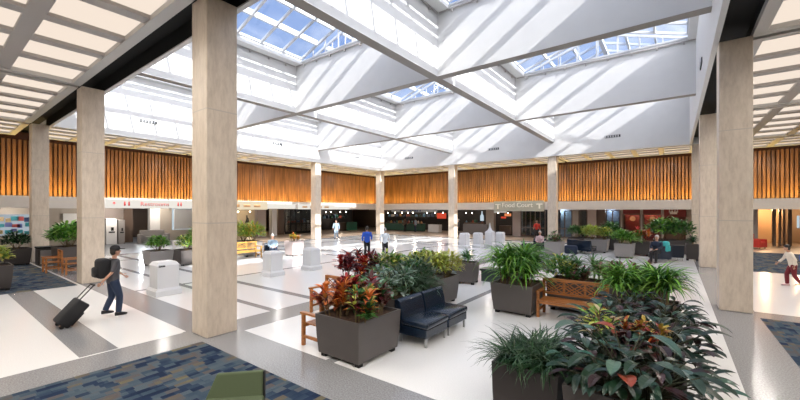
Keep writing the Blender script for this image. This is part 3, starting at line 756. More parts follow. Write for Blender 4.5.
shop_goods(onY(388, 41), onY(444, 41), 40.95, 1.81, 14, 12, 'goods on the back shelf of the food shop', 'small item on back shelf of the dim food shop', goods)
lamps([(onY(p, 38), 38, 2.35) for p in (388, 395, 402, 408, 413, 427, 435, 443)], 'row of lamps in dim food shop', 'glowing lamp in the row over dim food shop', .07)
panelY('wall_orange_sign', 437, 446, 1.6, 2.3, 40.5, M['redglow'], .05)
o = MB().box(onY(428, 37.2), 37.2, 0, onY(438.5, 37.2), 38, .95).build('white_display_case', M['whitew'], bevel=.04); tag(o, 'white low display case at the front of the dim food shop', 'display case')
# next shops
t = T('bottle_sign', 'white bottle-shaped lit sign in dark window above the far pedestals', 'sign', (onY(482, 39), 39, 1.45))
MB().loft([(0, 0, 0), (0, 0, .55), (0, 0, .8), (0, 0, 1.1)], [.2, .2, .07, .06], 10).build('bottle', M['bluewhite'], t)
MB().loft([(0, 0, 1.1), (0, 0, 1.55)], [.012, .012], 5).build('cord', M['black'], t)
panelY('wall_orange_sign_2', 504.5, 511, 2.0, 2.3, 39, M['orangeglow'], .05)
panelY('wall_orange_sign_3', 501, 506, 1.75, 1.95, 39.3, M['redglow'], .05)
counter('cafe_counter', onY(500, 38.5), onY(512, 38.5), 38.5, 1.0, M['brownwall'], 'brown counter below small orange sign in far cafe')
t = T('back_cabinet', 'dark cabinet in dim shop behind the grey parapet', 'cabinet', (onY(465, 40), 40, 0)); MB().box(0, -.25, 0, onY(484, 40)-onY(465, 40), .25, 1.2).build('body', M['brownwall'], t)
shop_goods(onY(465, 40), onY(484, 40), 40, 1.2, 6, 21, 'goods behind the grey parapet', 'small item in dim shop behind the grey parapet', goods)
lamps([(onY(p, 38.6), 38.6, 2.35) for p in (466, 472, 498, 508)], 'lamps in shops either side of beige pier', 'small glowing lamp in the shops beside the beige pier', .06)
def shopwin(px0, px1, z0, z1, Y, nv, lab, frame, back=None, rails=(.9,)):
    xa, xb = onY(px0, Y), onY(px1, Y); w = xb-xa; t = T('shop_window', lab, 'shop window', (xa, Y, 0))
    MB().box(0, .03, z0, w, .05, z1).build('glass', M['shopglass'], t); g = MB()
    for k in range(nv+1): g.box(w*k/nv-.04, -.03, z0, w*k/nv+.04, .08, z1)
    for z in (z0, z1) + tuple(rails): g.box(0, -.02, z-.04, w, .07, z+.04)
    g.build('frame', frame, t)
    if back: MB().box(0, 1.2, 0, w, 1.25, 2.8).build('back_sheet', back, t)  # backing sheet that gives each window its curtain
    return t
shopwin(521, 545, .1, 2.6, 37, 5, 'brown-framed window with slim mullions left of the far column', M['brownwall'], M['dark'])
shopwin(557.5, 572, .1, 2.6, 37, 2, 'window with pale blue reflections right of the far column', M['brownwall'], mat('reflection_sheet', (.25, .32, .4), .6))  # blue-white reflections of the glass are put into this sheet's colour
shopwin(579, 587, .1, 2.6, 37, 1, 'narrow dark window between two piers at the far side', M['brownwall'], M['dark'])
shopwin(605, 620, .1, 2.6, 37, 2, 'pale blue window left of the red restaurant windows', M['brownwall'], mat('blue_sheet', (.14, .18, .26), .6))  # plain blue-grey sheet behind the glass
redw = mat('red_restaurant_wall', (.22, .025, .02), .5)
for (a, b, nm) in ((623, 640, 'left'), (643, 661, 'right')):
    t = shopwin(a, b, .1, 2.3, 37, 1, 'red-lit restaurant window, %s one of the pair' % nm, M['brownwall'], None)
    Y = 37.0; xa, xb = onY(a, Y), onY(b, Y)
    MB().box(0, 0, 2.3, xb-xa, .1, 2.75).build('header', redw, t)
    MB().box(0, 2.0, 0, xb-xa, 2.05, 2.8).build('interior_wall', redw, t)
    MB().ball((.5*(xb-xa), 1.2, 1.9), .22, n=8, m=6).build('lantern', M['orangeglow'], t)
t = T('restaurant_header', 'dark red header with small pale crown emblem over restaurant door', 'sign', (onY(664, 37), 37, 2.1)); w = onY(687, 37)-onY(664, 37)
MB().box(0, 0, 0, w, .15, .7).build('panel', redw, t)
cw = MB(); cx_ = w*.42
cw.box(cx_-.24, -.03, .22, cx_+.24, 0, .36)
for dx in (-.22, -.08, .08, .22): cw.add([(cx_+dx-.08, -.03, .36), (cx_+dx+.08, -.03, .36), (cx_+dx*1.25, -.03, .6), (cx_+dx-.08, 0, .36), (cx_+dx+.08, 0, .36), (cx_+dx*1.25, 0, .6)], [(0, 1, 2), (5, 4, 3), (0, 3, 4, 1), (1, 4, 5, 2), (2, 5, 3, 0)])
cw.build('emblem', M['signlet'], t)
panelY('wall_restaurant_back', 600, 700, 0, 3.0, 42, mat('dim_red_wall', (.08, .02, .015), .6))
counter('restaurant_counter', onY(666, 38.5), onY(684, 38.5), 38.5, 1.0, M['brownwall'], 'dark counter inside the restaurant door under the crown emblem')
lamps([(onY(p, 39), 39, 2.3) for p in (628, 635, 648, 656, 670)], 'restaurant lamps', 'small glowing lamp inside the red-fronted restaurant', .06)
# right end: warm lit passage
panelY('wall_warm_passage', 752, 783, 0, 3.0, 41.5, mat('warm_wall', (.62, .42, .24), .6))
panelY('wall_warm_passage_2', 783, 812, 0, 3.0, 43.3, mat('warm_wall_2', (.50, .34, .22), .6))
for k, (a, b) in enumerate(((772.5, 776), (779, 781.5), (783, 785.5), (788, 792))):
    panelY('wall_dark_post_%d' % (k+1), a, b, 0, 3.0, 38.2+.3*k, M['brownwall'], .25)
panelY('wall_grey_jamb', 752, 758, 0, 2.9, 36.8, M['plantergrey'], .3)
panelY('wall_notice', 797, 799.5, 1.2, 2.2, 43.2, M['bluewhite'], .04)
def plight(x, y, z, e, col=(1, .75, .5), r=.15):
    d = bpy.data.lights.new('bare_light', 'POINT'); d.energy = e; d.color = col; d.shadow_soft_size = r
    o = bpy.data.objects.new('bare_light', d); C.objects.link(o); o.location = (x, y, z)
plight(onY(765, 40), 40, 2.7, 130, (1, .6, .3)); plight(onY(800, 41), 41, 2.7, 90, (1, .65, .35))
plight(-36.5, onX(248, -36.5), 2.6, 120, (1, .75, .45)); plight(-33.8, onX(115, -33.8), 2.7, 120, (1, .9, .8)); plight(-34, onX(10, -34), 2.7, 60, (1, .9, .8))
plight(-34, onX(165, -34), 2.7, 90, (1, .9, .8)); plight(-38, onX(142, -38), 2.6, 60, (.9, .95, 1))
for px in (395, 415, 440): plight(onY(px, 39.5), 39.5, 2.6, 35, (1, .85, .7))
for px in (470, 505): plight(onY(px, 39.5), 39.5, 2.6, 30, (1, .8, .6))
for px in (560, 610): plight(onY(px, 37.8), 37.8, 2.6, 35, (.85, .92, 1))
for px in (632, 652, 675): plight(onY(px, 38.2), 38.2, 2.6, 35, (1, .5, .3))
plight(-36, onX(300, -36), 2.6, 60, (1, .85, .7)); plight(-36, onX(338, -36), 2.6, 60, (1, .85, .7))

# ================================================================ planters and plants
def planter(x, y, w, d, h, m, lab, rz=0, taper=.88, group=None):
    t = T('planter', lab, 'planter', (x, y, 0), rz, group)
    b = MB(); th = .035
    def ring(z, w_, d_): return [(-w_/2, -d_/2, z), (w_/2, -d_/2, z), (w_/2, d_/2, z), (-w_/2, d_/2, z)]
    vs = ring(.07, w*taper, d*taper) + ring(h*.5, w*(taper+1.0)/2+.01, d*(taper+1)/2+.01) + ring(h, w, d) + ring(h, w-2*th, d-2*th) + ring(h-.12, w-2*th-.02, d-2*th-.02)
    fs = [(0, 3, 2, 1)]
    for k in range(4):
        for j in range(4): a = k*4+j; c = k*4+(j+1) % 4; fs.append((a, c, c+4, a+4))
    fs.append((16, 17, 18, 19))
    b.add(vs, fs); b.build('body', m, t)
    MB().box(-w/2+th+.005, -d/2+th+.005, h-.13, w/2-th-.005, d/2-th-.005, h-.06).build('soil', M['soil'], t)
    for sx_ in (-1, 1):
        for sy_ in (-1, 1): MB().box(sx_*w*taper*.42-.05, sy_*d*taper*.42-.05, 0, sx_*w*taper*.42+.05, sy_*d*taper*.42+.05, .075).build('foot', M['black'], t)
    return t
def vary(r, c, s=.25): k = 1+r.uniform(-s, s); return tuple(min(1, max(.002, v*k*(1+r.uniform(-.12, .12)))) for v in c)
G1 = (.07, .21, .035); G2 = (.03, .11, .03); DG = (.008, .030, .014); YG = (.46, .50, .09); SG = (.30, .42, .32); RED = (.42, .03, .02); ORG = (.65, .20, .04); MAR = (.10, .012, .018); YEL = (.6, .45, .07); LG = (.20, .42, .06); BR = (.13, .05, .035)
def plant(kind, x, y, z, lab, seed, sc=1.0, cols=None, cat='plant', group=None, dens=1.0):
    r = random.Random(seed); f = MB(); s = MB()
    if kind == 'dracaena':       # arching strap leaves in a few heads
        cols = cols or [G1, G1, LG, G2]
        for h in range(max(2, int(4*dens))):
            a = r.uniform(0, 2*PI); rr_ = r.uniform(.0, .26)*sc; hx, hy = rr_*math.cos(a), rr_*math.sin(a); hz = r.uniform(.15, .5)*sc
            s.loft([(hx*.6, hy*.6, -.08), (hx, hy, hz)], [.018, .014], 6)
            for k in range(int(34*dens)):
                f.leaf((hx, hy, hz*r.uniform(.55, 1)), r.uniform(0, 2*PI), r.uniform(.5, 1.45), r.uniform(.42, .68)*sc, r.uniform(.030, .044)*sc, r.uniform(1.2, 2.4), 'strap', vary(r, r.choice(cols)), .35, 6)
    elif kind == 'grass':
        cols = cols or [(.02, .07, .022), (.012, .04, .016), (.035, .09, .035), (.07, .13, .06)]
        for k in range(int(260*dens)):
            a = r.uniform(0, 2*PI); rr_ = r.uniform(0, .16)*sc
            f.leaf((rr_*math.cos(a), rr_*math.sin(a), -.07), r.uniform(0, 2*PI), r.uniform(.8, 1.5), r.uniform(.4, .62)*sc, r.uniform(.014, .022)*sc, r.uniform(1.2, 2.4), 'strap', vary(r, r.choice(cols)), .3, 6)
        s.loft([(0, 0, -.09), (0, 0, 0)], [.05, .03], 6)
    elif kind == 'croton':
        cols = cols or [RED, ORG, MAR, YEL, G2]
        for h in range(max(4, int(9*dens))):
            a = r.uniform(0, 2*PI); rr_ = r.uniform(.02, .24)*sc; hx, hy = rr_*math.cos(a), rr_*math.sin(a); hz = r.uniform(.16, .40)*sc
            s.loft([(hx*.5, hy*.5, -.08), (hx, hy, hz)], [.012, .008], 5)
            base_c = r.choice(cols)
            for k in range(int(30*dens)):
                c = base_c if r.random() < .6 else r.choice(cols)
                f.leaf((hx, hy, hz*r.uniform(.4, 1)), r.uniform(0, 2*PI), r.uniform(.3, 1.2), r.uniform(.09, .17)*sc, r.uniform(.035, .055)*sc, r.uniform(.2, 1.3), 'lance', vary(r, c), .3, 4)
    elif kind == 'broad':        # large pointed leaves on long stalks
        cols = cols or [DG, (.02, .05, .03), MAR, (.02, .035, .025)]
        for k in range(int(34*dens)):
            a = r.uniform(0, 2*PI); L = r.uniform(.12, .50)*sc; hz = r.uniform(.06, .46)*sc; hx, hy = L*math.cos(a), L*math.sin(a)
            s.loft([(0, 0, -.08), (hx*.45, hy*.45, hz*.6), (hx, hy, hz)], [.012, .008, .006], 5)
            f.leaf((hx, hy, hz), a+r.uniform(-.7, .7), r.uniform(-.05, .6), r.uniform(.24, .40)*sc, r.uniform(.08, .15)*sc, r.uniform(.5, 1.4), 'lance', vary(r, r.choice(cols)), .35, 6)
    elif kind == 'ovate':        # low mound of oval leaves
        cols = cols or [SG, SG, (.12, .22, .14), G2]
        for k in range(int(95*dens)):
            a = r.uniform(0, 2*PI); L = r.uniform(0, .24)*sc; hz = r.uniform(.05, .46)*sc*(1-.5*L/(.24*sc)); hx, hy = L*math.cos(a), L*math.sin(a)
            if k % 4 == 0: s.loft([(0, 0, -.08), (hx, hy, hz)], [.010, .006], 5)
            f.leaf((hx, hy, hz), a+r.uniform(-1, 1), r.uniform(.0, 1.0), r.uniform(.13, .2)*sc, r.uniform(.05, .08)*sc, r.uniform(.4, 1.3), 'ovate', vary(r, r.choice(cols)), .25, 4)
    elif kind == 'bushy':        # shrub of many small leaves
        cols = cols or [G1, G2, LG]
        for k in range(14): a = r.uniform(0, 2*PI); s.loft([(0, 0, -.08), (.2*sc*math.cos(a), .2*sc*math.sin(a), r.uniform(.2, .45)*sc)], [.010, .005], 5)
        for k in range(int(420*dens)):
            a = r.uniform(0, 2*PI); e = math.acos(r.uniform(-.25, 1)); rr_ = r.uniform(.55, 1)*.36*sc
            p = (rr_*math.sin(e)*math.cos(a), rr_*math.sin(e)*math.sin(a), .26*sc+rr_*math.cos(e)*.95)
            f.leaf(p, a+r.uniform(-1, 1), r.uniform(-.2, 1.2), r.uniform(.11, .19)*sc, r.uniform(.04, .065)*sc, .8, 'lance', vary(r, r.choice(cols)), .2, 3)
    t = T({'dracaena': 'dracaena_plant', 'grass': 'lilyturf_plant', 'croton': 'croton_plant', 'broad': 'broadleaf_plant', 'ovate': 'aglaonema_plant', 'bushy': 'potted_shrub'}[kind], lab, cat, (x, y, z), 0, group)
    f.build('foliage', M['leafg'] if kind == 'broad' else M['leaf'], t); s.build('stem', M['stemdark'] if kind == 'broad' else M['stem'], t)
    return t
HP = .76; ZS = HP-.06
# near group A (left of the black chairs)
planter(-4.60, 4.90, 1.06, 1.14, HP, M['planter'], 'large taupe square planter with red crotons, beside the black chairs', 0, .92)
plant('croton', -4.86, 4.60, ZS, 'orange-red croton at the near left corner of the croton planter', 1, 1.6, [RED, ORG, MAR, (.35, .08, .03)])
plant('croton', -4.30, 4.55, ZS, 'green and dark maroon croton at the near right corner of the croton planter', 2, 1.5, [G1, G2, YG, MAR, ORG])
plant('croton', -4.90, 5.15, ZS, 'bright red croton at the back left of the croton planter', 3, 1.75, [RED, (.3, .02, .02), MAR])
plant('croton', -4.36, 5.12, ZS, 'dark maroon croton next to the near black chair', 4, 1.6, [MAR, MAR, G2, (.3, .16, .14)])
planter(-5.02, 6.95, .98, 1.98, HP, M['planter'], 'long taupe planter behind the two black chairs', 0, .92)
plant('ovate', -4.95, 6.25, ZS, 'silver-leaved plant behind the near black chair', 5, 1.35)
plant('ovate', -5.25, 6.25, ZS, 'silver-leaved plant at the back of the long planter, beside the crotons', 6, 1.45)
plant('ovate', -4.95, 6.8, ZS, 'silver-leaved plant in the middle of the long planter', 7, 1.35)
plant('grass', -5.1, 6.9, ZS, 'tall thin grey-green grassy plant in the long planter', 8, 2.1, [(.12, .18, .11), (.07, .12, .07)], dens=.8)
plant('grass', -4.95, 7.35, ZS, 'grassy plant behind the far black chair', 9, 1.45, [(.10, .15, .09), G2], dens=.8)
plant('bushy', -5.15, 7.6, ZS, 'dark green shrub at the far end of the long planter', 10, 1.2, [G2, (.1, .14, .07)])
plant('bushy', -5.1, 5.3, ZS, 'bright green small shrub between red crotons and silver-leaved plants', 11, .9, [LG, G1])
planter(-5.55, 8.9, 1.2, 1.2, HP, M['planter'], 'taupe planter of yellow-green shrubs behind the long planter', 0, .9)
plant('bushy', -5.35, 8.65, ZS, 'yellow-green shrub nearest the black chairs', 12, 1.25, [YG, YG, (.25, .3, .08)])
plant('bushy', -5.2, 9.2, ZS, 'yellow-green shrub nearest the lone small planter', 13, 1.2, [YG, (.42, .42, .10)])
plant('bushy', -5.9, 9.0, ZS, 'yellow-green shrub farthest behind the grassy plant', 14, 1.2, [YG, G1])
planter(-6.55, 7.5, 1.5, 1.0, HP, M['planter'], 'taupe planter behind the hidden wooden bench', 0, .9)
plant('croton', -7.05, 7.1, ZS+.05, 'dark red croton rising behind the wooden bench back', 15, 1.9, [RED, MAR, MAR])
plant('croton', -6.45, 7.25, ZS, 'bright red croton above the wooden bench back', 16, 1.8, [RED, MAR, ORG])
plant('bushy', -6.05, 7.6, ZS, 'yellow-green feathery shrub right of the dark red crotons', 17, 1.35, [YG, (.3, .34, .12), G1])
plant('bushy', -6.0, 8.2, ZS, 'yellowish shrub below the walker in the blue top', 18, 1.1, [YG, G1])
# lone small planter
planter(-5.93, 12.02, .68, .68, HP, M['planter'], 'small lone taupe planter with a round green plant', R(10), .85)
plant('dracaena', -5.93, 12.02, ZS, 'round green plant in the small lone planter', 19, .78, [G1, G2, G1])
# M planter
planter(-3.24, 9.45, 1.06, 1.06, HP, M['planter'], 'taupe square planter with long arching green leaves, left of wooden bench')
plant('dracaena', -3.5, 9.25, ZS, 'green arching plant at the near left of the planter beside wooden bench', 20, 1.4, [LG, G1], dens=1.4)
plant('dracaena', -3.0, 9.3, ZS, 'green arching plant nearest the wooden bench arm', 21, 1.4, [LG, G1], dens=1.4)
plant('dracaena', -3.25, 9.75, ZS, 'green arching plant at the back of the planter beside wooden bench', 22, 1.5, [LG, G1, LG], dens=1.4)
# planters behind the wooden bench
planter(-2.1, 10.6, 1.2, 1.1, HP, M['planter'], 'planter directly behind the wooden bench, its left one', 0, .92)
planter(-.75, 10.7, 1.3, 1.1, HP, M['planter'], 'planter behind the right end of the wooden bench', 0, .92)
plant('bushy', -2.45, 10.5, ZS, 'green and yellow speckled shrub behind the left end of wooden bench', 23, 1.15, [G1, YG, G2])
plant('croton', -1.95, 10.3, ZS, 'green and brown croton behind the middle of wooden bench', 24, 1.3, [BR, G1, G2, MAR])
plant('dracaena', -1.6, 11.0, ZS, 'spiky light green plant behind the bronze crotons', 25, 1.0, [(.12, .22, .07), G1])
plant('croton', -1.2, 10.45, ZS, 'bronze and pink croton behind the right part of wooden bench', 26, 1.5, [BR, (.3, .13, .12), MAR, (.35, .2, .17)])
plant('croton', -.6, 10.45, ZS, 'dark bronze croton left of the tall arching plants', 27, 1.5, [BR, MAR, (.3, .13, .12)])
plant('dracaena', -2.3, 11.1, ZS, 'small green spiky plant farthest behind the wooden bench', 28, .9, [G1, G2])
# right row of planters
ROW = [4.64, 6.02, 7.40, 8.85]
planter(-.42, 4.64, 1.05, 1.05, HP, M['planter'], 'brown planter at the bottom edge under the big dark leaves')
planter(-.42, 6.02, 1.05, 1.05, HP, M['planter'], 'taupe planter second from the near end of the right row')
planter(-.42, 7.40, 1.05, 1.05, HP, M['planter'], 'taupe planter third from the near end of the right row')
planter(-.42, 8.85, 1.05, 1.05, HP, M['planter'], 'taupe planter under the tall arching green plants')
plant('dracaena', -.78, 8.75, ZS+.12, 'tall arching green plant, left one of the pair above the dark leaves', 30, 1.12, [LG, G1, LG], dens=1.5)
plant('dracaena', -.12, 8.8, ZS+.10, 'tall arching green plant, right one of the pair by white floor', 31, 1.12, [LG, G1, LG, G2], dens=1.5)
plant('dracaena', -.45, 9.2, ZS, 'arching green plant behind the front pair', 32, 1.1, [G1, LG], dens=1.2)
DK = [DG, (.008, .024, .015), DG, (.028, .009, .010), (.014, .034, .024)]
spots = [(-.60, 4.38, 'near left corner of nearest planter'), (-.22, 4.40, 'near right corner of nearest planter'), (-.62, 4.95, 'back left of the nearest planter'), (-.08, 4.95, 'back right of the nearest planter'),
         (-.72, 5.75, 'near left of the second planter'), (-.10, 5.8, 'near right of the second planter'), (-.7, 6.35, 'back left of the second planter'), (-.06, 6.4, 'back right of the second planter'),
         (-.72, 7.15, 'near left of the third planter'), (-.10, 7.2, 'near right of the third planter'), (-.7, 7.75, 'back left of the third planter'), (-.06, 7.8, 'back right of the third planter')]
for k, (x, y, w) in enumerate(spots):
    plant('broad', x, y, ZS, 'dark glossy large-leaved plant at the ' + w + ' in the right row', 40+k, (.82 if k in (0, 2) else .86) if k < 4 else (.88 if k < 8 else .78), DK if k % 3 else DK + [(.03, .085, .06), (.03, .085, .06)], dens=1.5)
plant('croton', -.30, 5.55, ZS+.12, 'orange and yellow croton glowing among the dark glossy leaves', 60, .95, [(.4, .12, .03), (.4, .28, .05), (.4, .1, .02), (.25, .03, .02)])
plant('ovate', -1.05+.25, 5.5, ZS+.25, 'small lime green plant among dark leaves near the bench', 61, .9, [YG, LG, (.5, .4, .25)], dens=.6)
plant('broad', -.42, 4.62, ZS+.1, 'plant with red-backed leaves in the middle of nearest planter', 62, 1.15, [(.22, .035, .015), (.06, .12, .09), DG, (.05, .10, .075)], dens=.7)
# front planter F
planter(-1.40, 4.66, .76, .82, HP, M['planterdark'], 'dark brown planter of thin arching grass at bottom edge', 0, .93)
plant('grass', -1.58, 4.52, ZS, 'dark grassy clump at the near left of the bottom edge planter', 70, 1.1, dens=1.1)
plant('grass', -1.22, 4.55, ZS, 'dark grassy clump at the near right of the bottom edge planter', 71, 1.12, dens=1.1)
plant('grass', -1.42, 4.88, ZS, 'dark grassy clump at the back of the bottom edge planter', 72, 1.15, dens=1.1)

# mid distance planters right of centre
def pot(x, y, w, d, h, m, plab, plants):
    planter(x, y, w, d, h, m, plab, 0, .86)
    for (k, dx, dy, sc, cols, lab, sd_) in plants: plant(k, x+dx, y+dy, h-.06, lab, sd_, sc, cols, dens=1.1)
pot(-5.6, 22.6, .95, .95, .82, M['plantergrey'], 'grey planter in front of the far column with low brown-green plant', [('ovate', 0, 0, 1.5, [G2, BR, G1], 'low brown-green plant in front of the far column', 80)])
pot(-3.9, 26.0, 1.3, 1.1, .82, M['plantergrey'], 'grey planter of pale yellow plants, middle one of the far planters', [('bushy', -.25, 0, 1.5, [YG, (.4, .5, .12)], 'pale yellow-green shrub in the middle far planter', 81), ('bushy', .4, .2, 1.3, [G1, YG], 'green shrub beside pale yellow one in the middle far planter', 82)])
pot(-2.2, 23.8, .95, .95, .80, M['plantergrey'], 'grey planter left of the seated person with teal backpack', [('bushy', -.2, 0, 1.3, [G1, LG], 'green shrub in the planter left of teal backpack', 83), ('dracaena', .3, .1, 1.3, [G1, LG], 'leafy green plant nearest the seated person with teal backpack', 84)])
pot(-3.35, 27.6, 1.0, 1.0, .8, M['planterdark'], 'dark planter behind the pale yellow plants', [('bushy', 0, 0, 1.8, [G1, G2], 'tall green shrub behind pale yellow plants', 85)])
pot(-5.0, 27.4, 1.6, .9, .8, M['planterdark'], 'dark long planter below the brown-framed far window', [('bushy', -.4, 0, 1.4, [G2, G1], 'dark green shrub below the far window, left one', 86), ('bushy', .3, 0, 1.4, [YG, G1], 'lime shrub below the far window beside dark green one', 87)])
pot(-.1, 27.6, 1.9, 1.2, .86, M['planterdark'], 'wide dark planter below the crown emblem', [('bushy', -.5, 0, 2.2, [G1, LG, G2], 'large leafy shrub left in the wide dark planter', 88), ('bushy', .3, .1, 2.1, [G1, G2], 'large leafy shrub right in the wide dark planter', 89)])
pot(-1.6, 25.6, 1.0, .9, .8, M['planterdark'], 'dark planter of orange crotons behind the seated person', [('croton', 0, 0, 1.9, [ORG, RED, G1], 'orange croton behind the seated person with teal backpack', 90)])
pot(.75, 24.6, .55, .55, .85, M['planterdark'], 'slim dark planter beside the right column row', [('dracaena', 0, 0, .8, [G2, DG], 'small dark plant beside the right column row', 91)])
# left side
pot(-17.75, 1.5, .95, .95, .82, M['planterdark'], 'dark planter cut by the left picture edge', [('bushy', .1, 0, 1.25, [YG, G1, YG], 'yellow-green shrub at the left picture edge', 92)])
pot(-25.3, 2.95, 1.0, 1.0, .8, M['planterdark'], 'dark planter at the foot of the far left column', [('bushy', 0, 0, 1.35, [DG, G2], 'dark shrub at the foot of the far left column', 93)])
pot(-22.6, 4.35, 1.3, 1.0, .95, M['planter'], 'brown planter behind the wooden chairs on the left', [('bushy', -.3, 0, 1.9, [LG, G1], 'bright green leafy plant behind the wooden chairs, left one', 94), ('bushy', .35, 0, 1.9, [LG, G1], 'bright green leafy plant touching the column behind the walking man', 95)])
pot(-19.6, 7.0, 1.0, 1.0, .72, M['plantergrey'], 'grey planter behind the first white pedestal, left one', [('bushy', 0, 0, 1.25, [G1, LG], 'green shrub left behind the first white pedestal', 96)])
pot(-18.9, 8.0, 1.1, 1.0, .72, M['planter'], 'taupe planter right behind the first white pedestal', [('bushy', 0, 0, 1.25, [G1, LG, YG], 'green shrub directly behind the first white pedestal', 97)])
pot(-20.0, 9.4, 1.3, 1.3, .8, M['plantergrey'], 'grey planter touching the largest column, behind the white pedestal', [('bushy', 0, -.2, 1.8, [LG, YG, G1], 'tall light green shrub left of the largest column', 98), ('bushy', .4, .3, 1.3, [ORG, G1], 'orange-tipped shrub left of the largest column', 99)])
pot(-19.85, 11.7, 1.6, 1.0, .85, M['plantergrey'], 'planter hidden behind the yellow wooden bench', [('bushy', -.4, 0, 1.8, [YG, LG, (.5, .45, .1)], 'yellow-green shrub above the yellow bench, left one', 100), ('bushy', .4, .1, 1.8, [YEL, YG, LG], 'yellow-leaved shrub above the yellow bench, right one', 101)])
pot(-17.6, 13.3, .8, .8, .85, M['planterpink'], 'pale pink planter behind the second white pedestal', [('croton', 0, 0, 1.3, [YEL, ORG, G1], 'yellow and orange croton in the pale pink planter', 102)])
o = MB().loft([(0, 0, 0), (0, 0, .5), (0, 0, .8)], [.38, .46, .48], 20).build('round_planter', M['whitew'], loc=(-23.6, 9.7, 0), smooth=False); tag(o, 'round white planter behind the grey planters on the left', 'planter')

# ================================================================ pedestals
def pedestal(x, y, h, w, lab, rz=0, slot=False, finial=False):
    t = T('pedestal', lab, 'pedestal', (x, y, 0), rz, 'white pedestals on the terrazzo floor')
    MB().frustum(0, 0, 0, h*.16, w, w, w, w).build('base', M['pedestal'], t, bevel=.012)
    b = MB(); b.frustum(0, 0, h*.16, h*.22, w*.98, w*.98, w*.84, w*.84); b.box(-w*.41, -w*.41, h*.22, w*.41, w*.41, h*.9); b.build('body', M['pedestal'], t)
    MB().frustum(0, 0, h*.9, h, w*.86, w*.86, w*.66, w*.66).build('cap', M['pedestal'], t)
    if slot: MB().box(w*.30, -w*.36, h*.86, w*.42, -w*.12, h*.92).build('slot', M['black'], t)
    if finial: MB().loft([(0, 0, h), (0, 0, h+.1), (0, 0, h+.25), (0, 0, h+.6)], [.22, .14, .06, .02], 10).build('finial', M['pedestal'], t)
pedestal(-12.72, 4.72, 1.02, .74, 'white square pedestal nearest, just left of the largest column', 0, True)
pedestal(-12.85, 8.68, .98, .66, 'white square pedestal beside pale pink planter, second from left')
pedestal(-12.80, 10.60, .96, .66, 'white square pedestal in front of the sunlit column, third from left')
for k, (x, y, l) in enumerate([(-11.7, 23.2, 'leftmost of the far four'), (-11.1, 24.1, 'second of the far four'), (-10.55, 24.9, 'tall pointed one of the far four'), (-10.1, 25.7, 'rightmost of the far four')]):
    pedestal(x, y, 1.05 if k != 2 else 1.15, .64, 'white pedestal beside the far column, ' + l, 0, False, k == 2)

# ================================================================ seating
def lounge(x, y, rz, w, lab, m='leather', s=1.0):
    t = T('lounge_chair', lab, 'chair', (x, y, 0), rz)
    d = .72
    MB().box(-w/2, -d/2+.02, .17, w/2, d/2, .35).build('seat_frame', M[m], t, bevel=.02)
    MB().box(-w/2-.005, -d/2-.01, .35, w/2+.005, d/2-.10, .47).build('seat', M[m], t, bevel=.04, smooth=True)
    b = MB(); prof = [(d/2-.17, .36), (d/2-.13, .60), (d/2-.08, .80), (d/2-.03, .84), (d/2+.06, .82), (d/2+.05, .60), (d/2+.02, .30), (d/2-.1, .30)]
    k = len(prof); vs = [(-w/2, p[0], p[1]) for p in prof] + [(w/2, p[0], p[1]) for p in prof]
    b.add(vs, [tuple(range(k)), tuple(range(2*k-1, k-1, -1))] + [(i, i+k, (i+1) % k+k, (i+1) % k) for i in range(k)])
    b.build('backrest', M[m], t, bevel=.015)
    for sx_ in (-1, 1):
        for sy_ in (-1, 1): MB().box(sx_*(w/2-.06)-.02, sy_*(d/2-.06)-.02, 0, sx_*(w/2-.06)+.02, sy_*(d/2-.06)+.02, .20).build('leg', M['steel'], t)
    return t
lounge(-4.05, 6.19, PI/2, .82, 'black leather low chair nearer to the croton planter')
lounge(-4.05, 7.06, PI/2, .82, 'black leather low chair farther from the croton planter')
for k, (x, y, rz, l) in enumerate([(-6.9, 23.9, 0, 'dark lounge chair left of the grey planter before the far column'), (-6.2, 24.6, 0, 'dark lounge chair half hidden behind the planter before far column'), (-4.9, 25.0, PI*.9, 'dark lounge chair between two far grey planters, left one'), (-4.2, 24.6, PI*.9, 'dark lounge chair between two far grey planters, right one')]):
    lounge(x, y, rz, .75, l)
o = MB().box(-.35, -.2, 0, .35, .2, .5).build('duffel_bag', M['navy'], bevel=.09, loc=(-5.0, 24.0, 0), smooth=True); tag(o, 'navy bag on the floor in front of far dark chairs', 'bag')
o = MB().box(-.3, -.2, 0, .3, .2, .55).build('duffel_bag', M['blackc'], bevel=.09, loc=(-7.4, 23.2, 0), smooth=True); tag(o, 'black bag on the floor left of the far dark chairs', 'bag')
lounge(-.6, 22.9, R(200), .8, 'dark lounge chair under the seated person with teal backpack')
lounge(-.1+.0, 24.0, R(200), .8, 'dark lounge chair behind the seated person with teal backpack')
lounge(-18.2, 9.35, PI*.5, .8, 'dark blue lounge chair touching the left side of largest column')

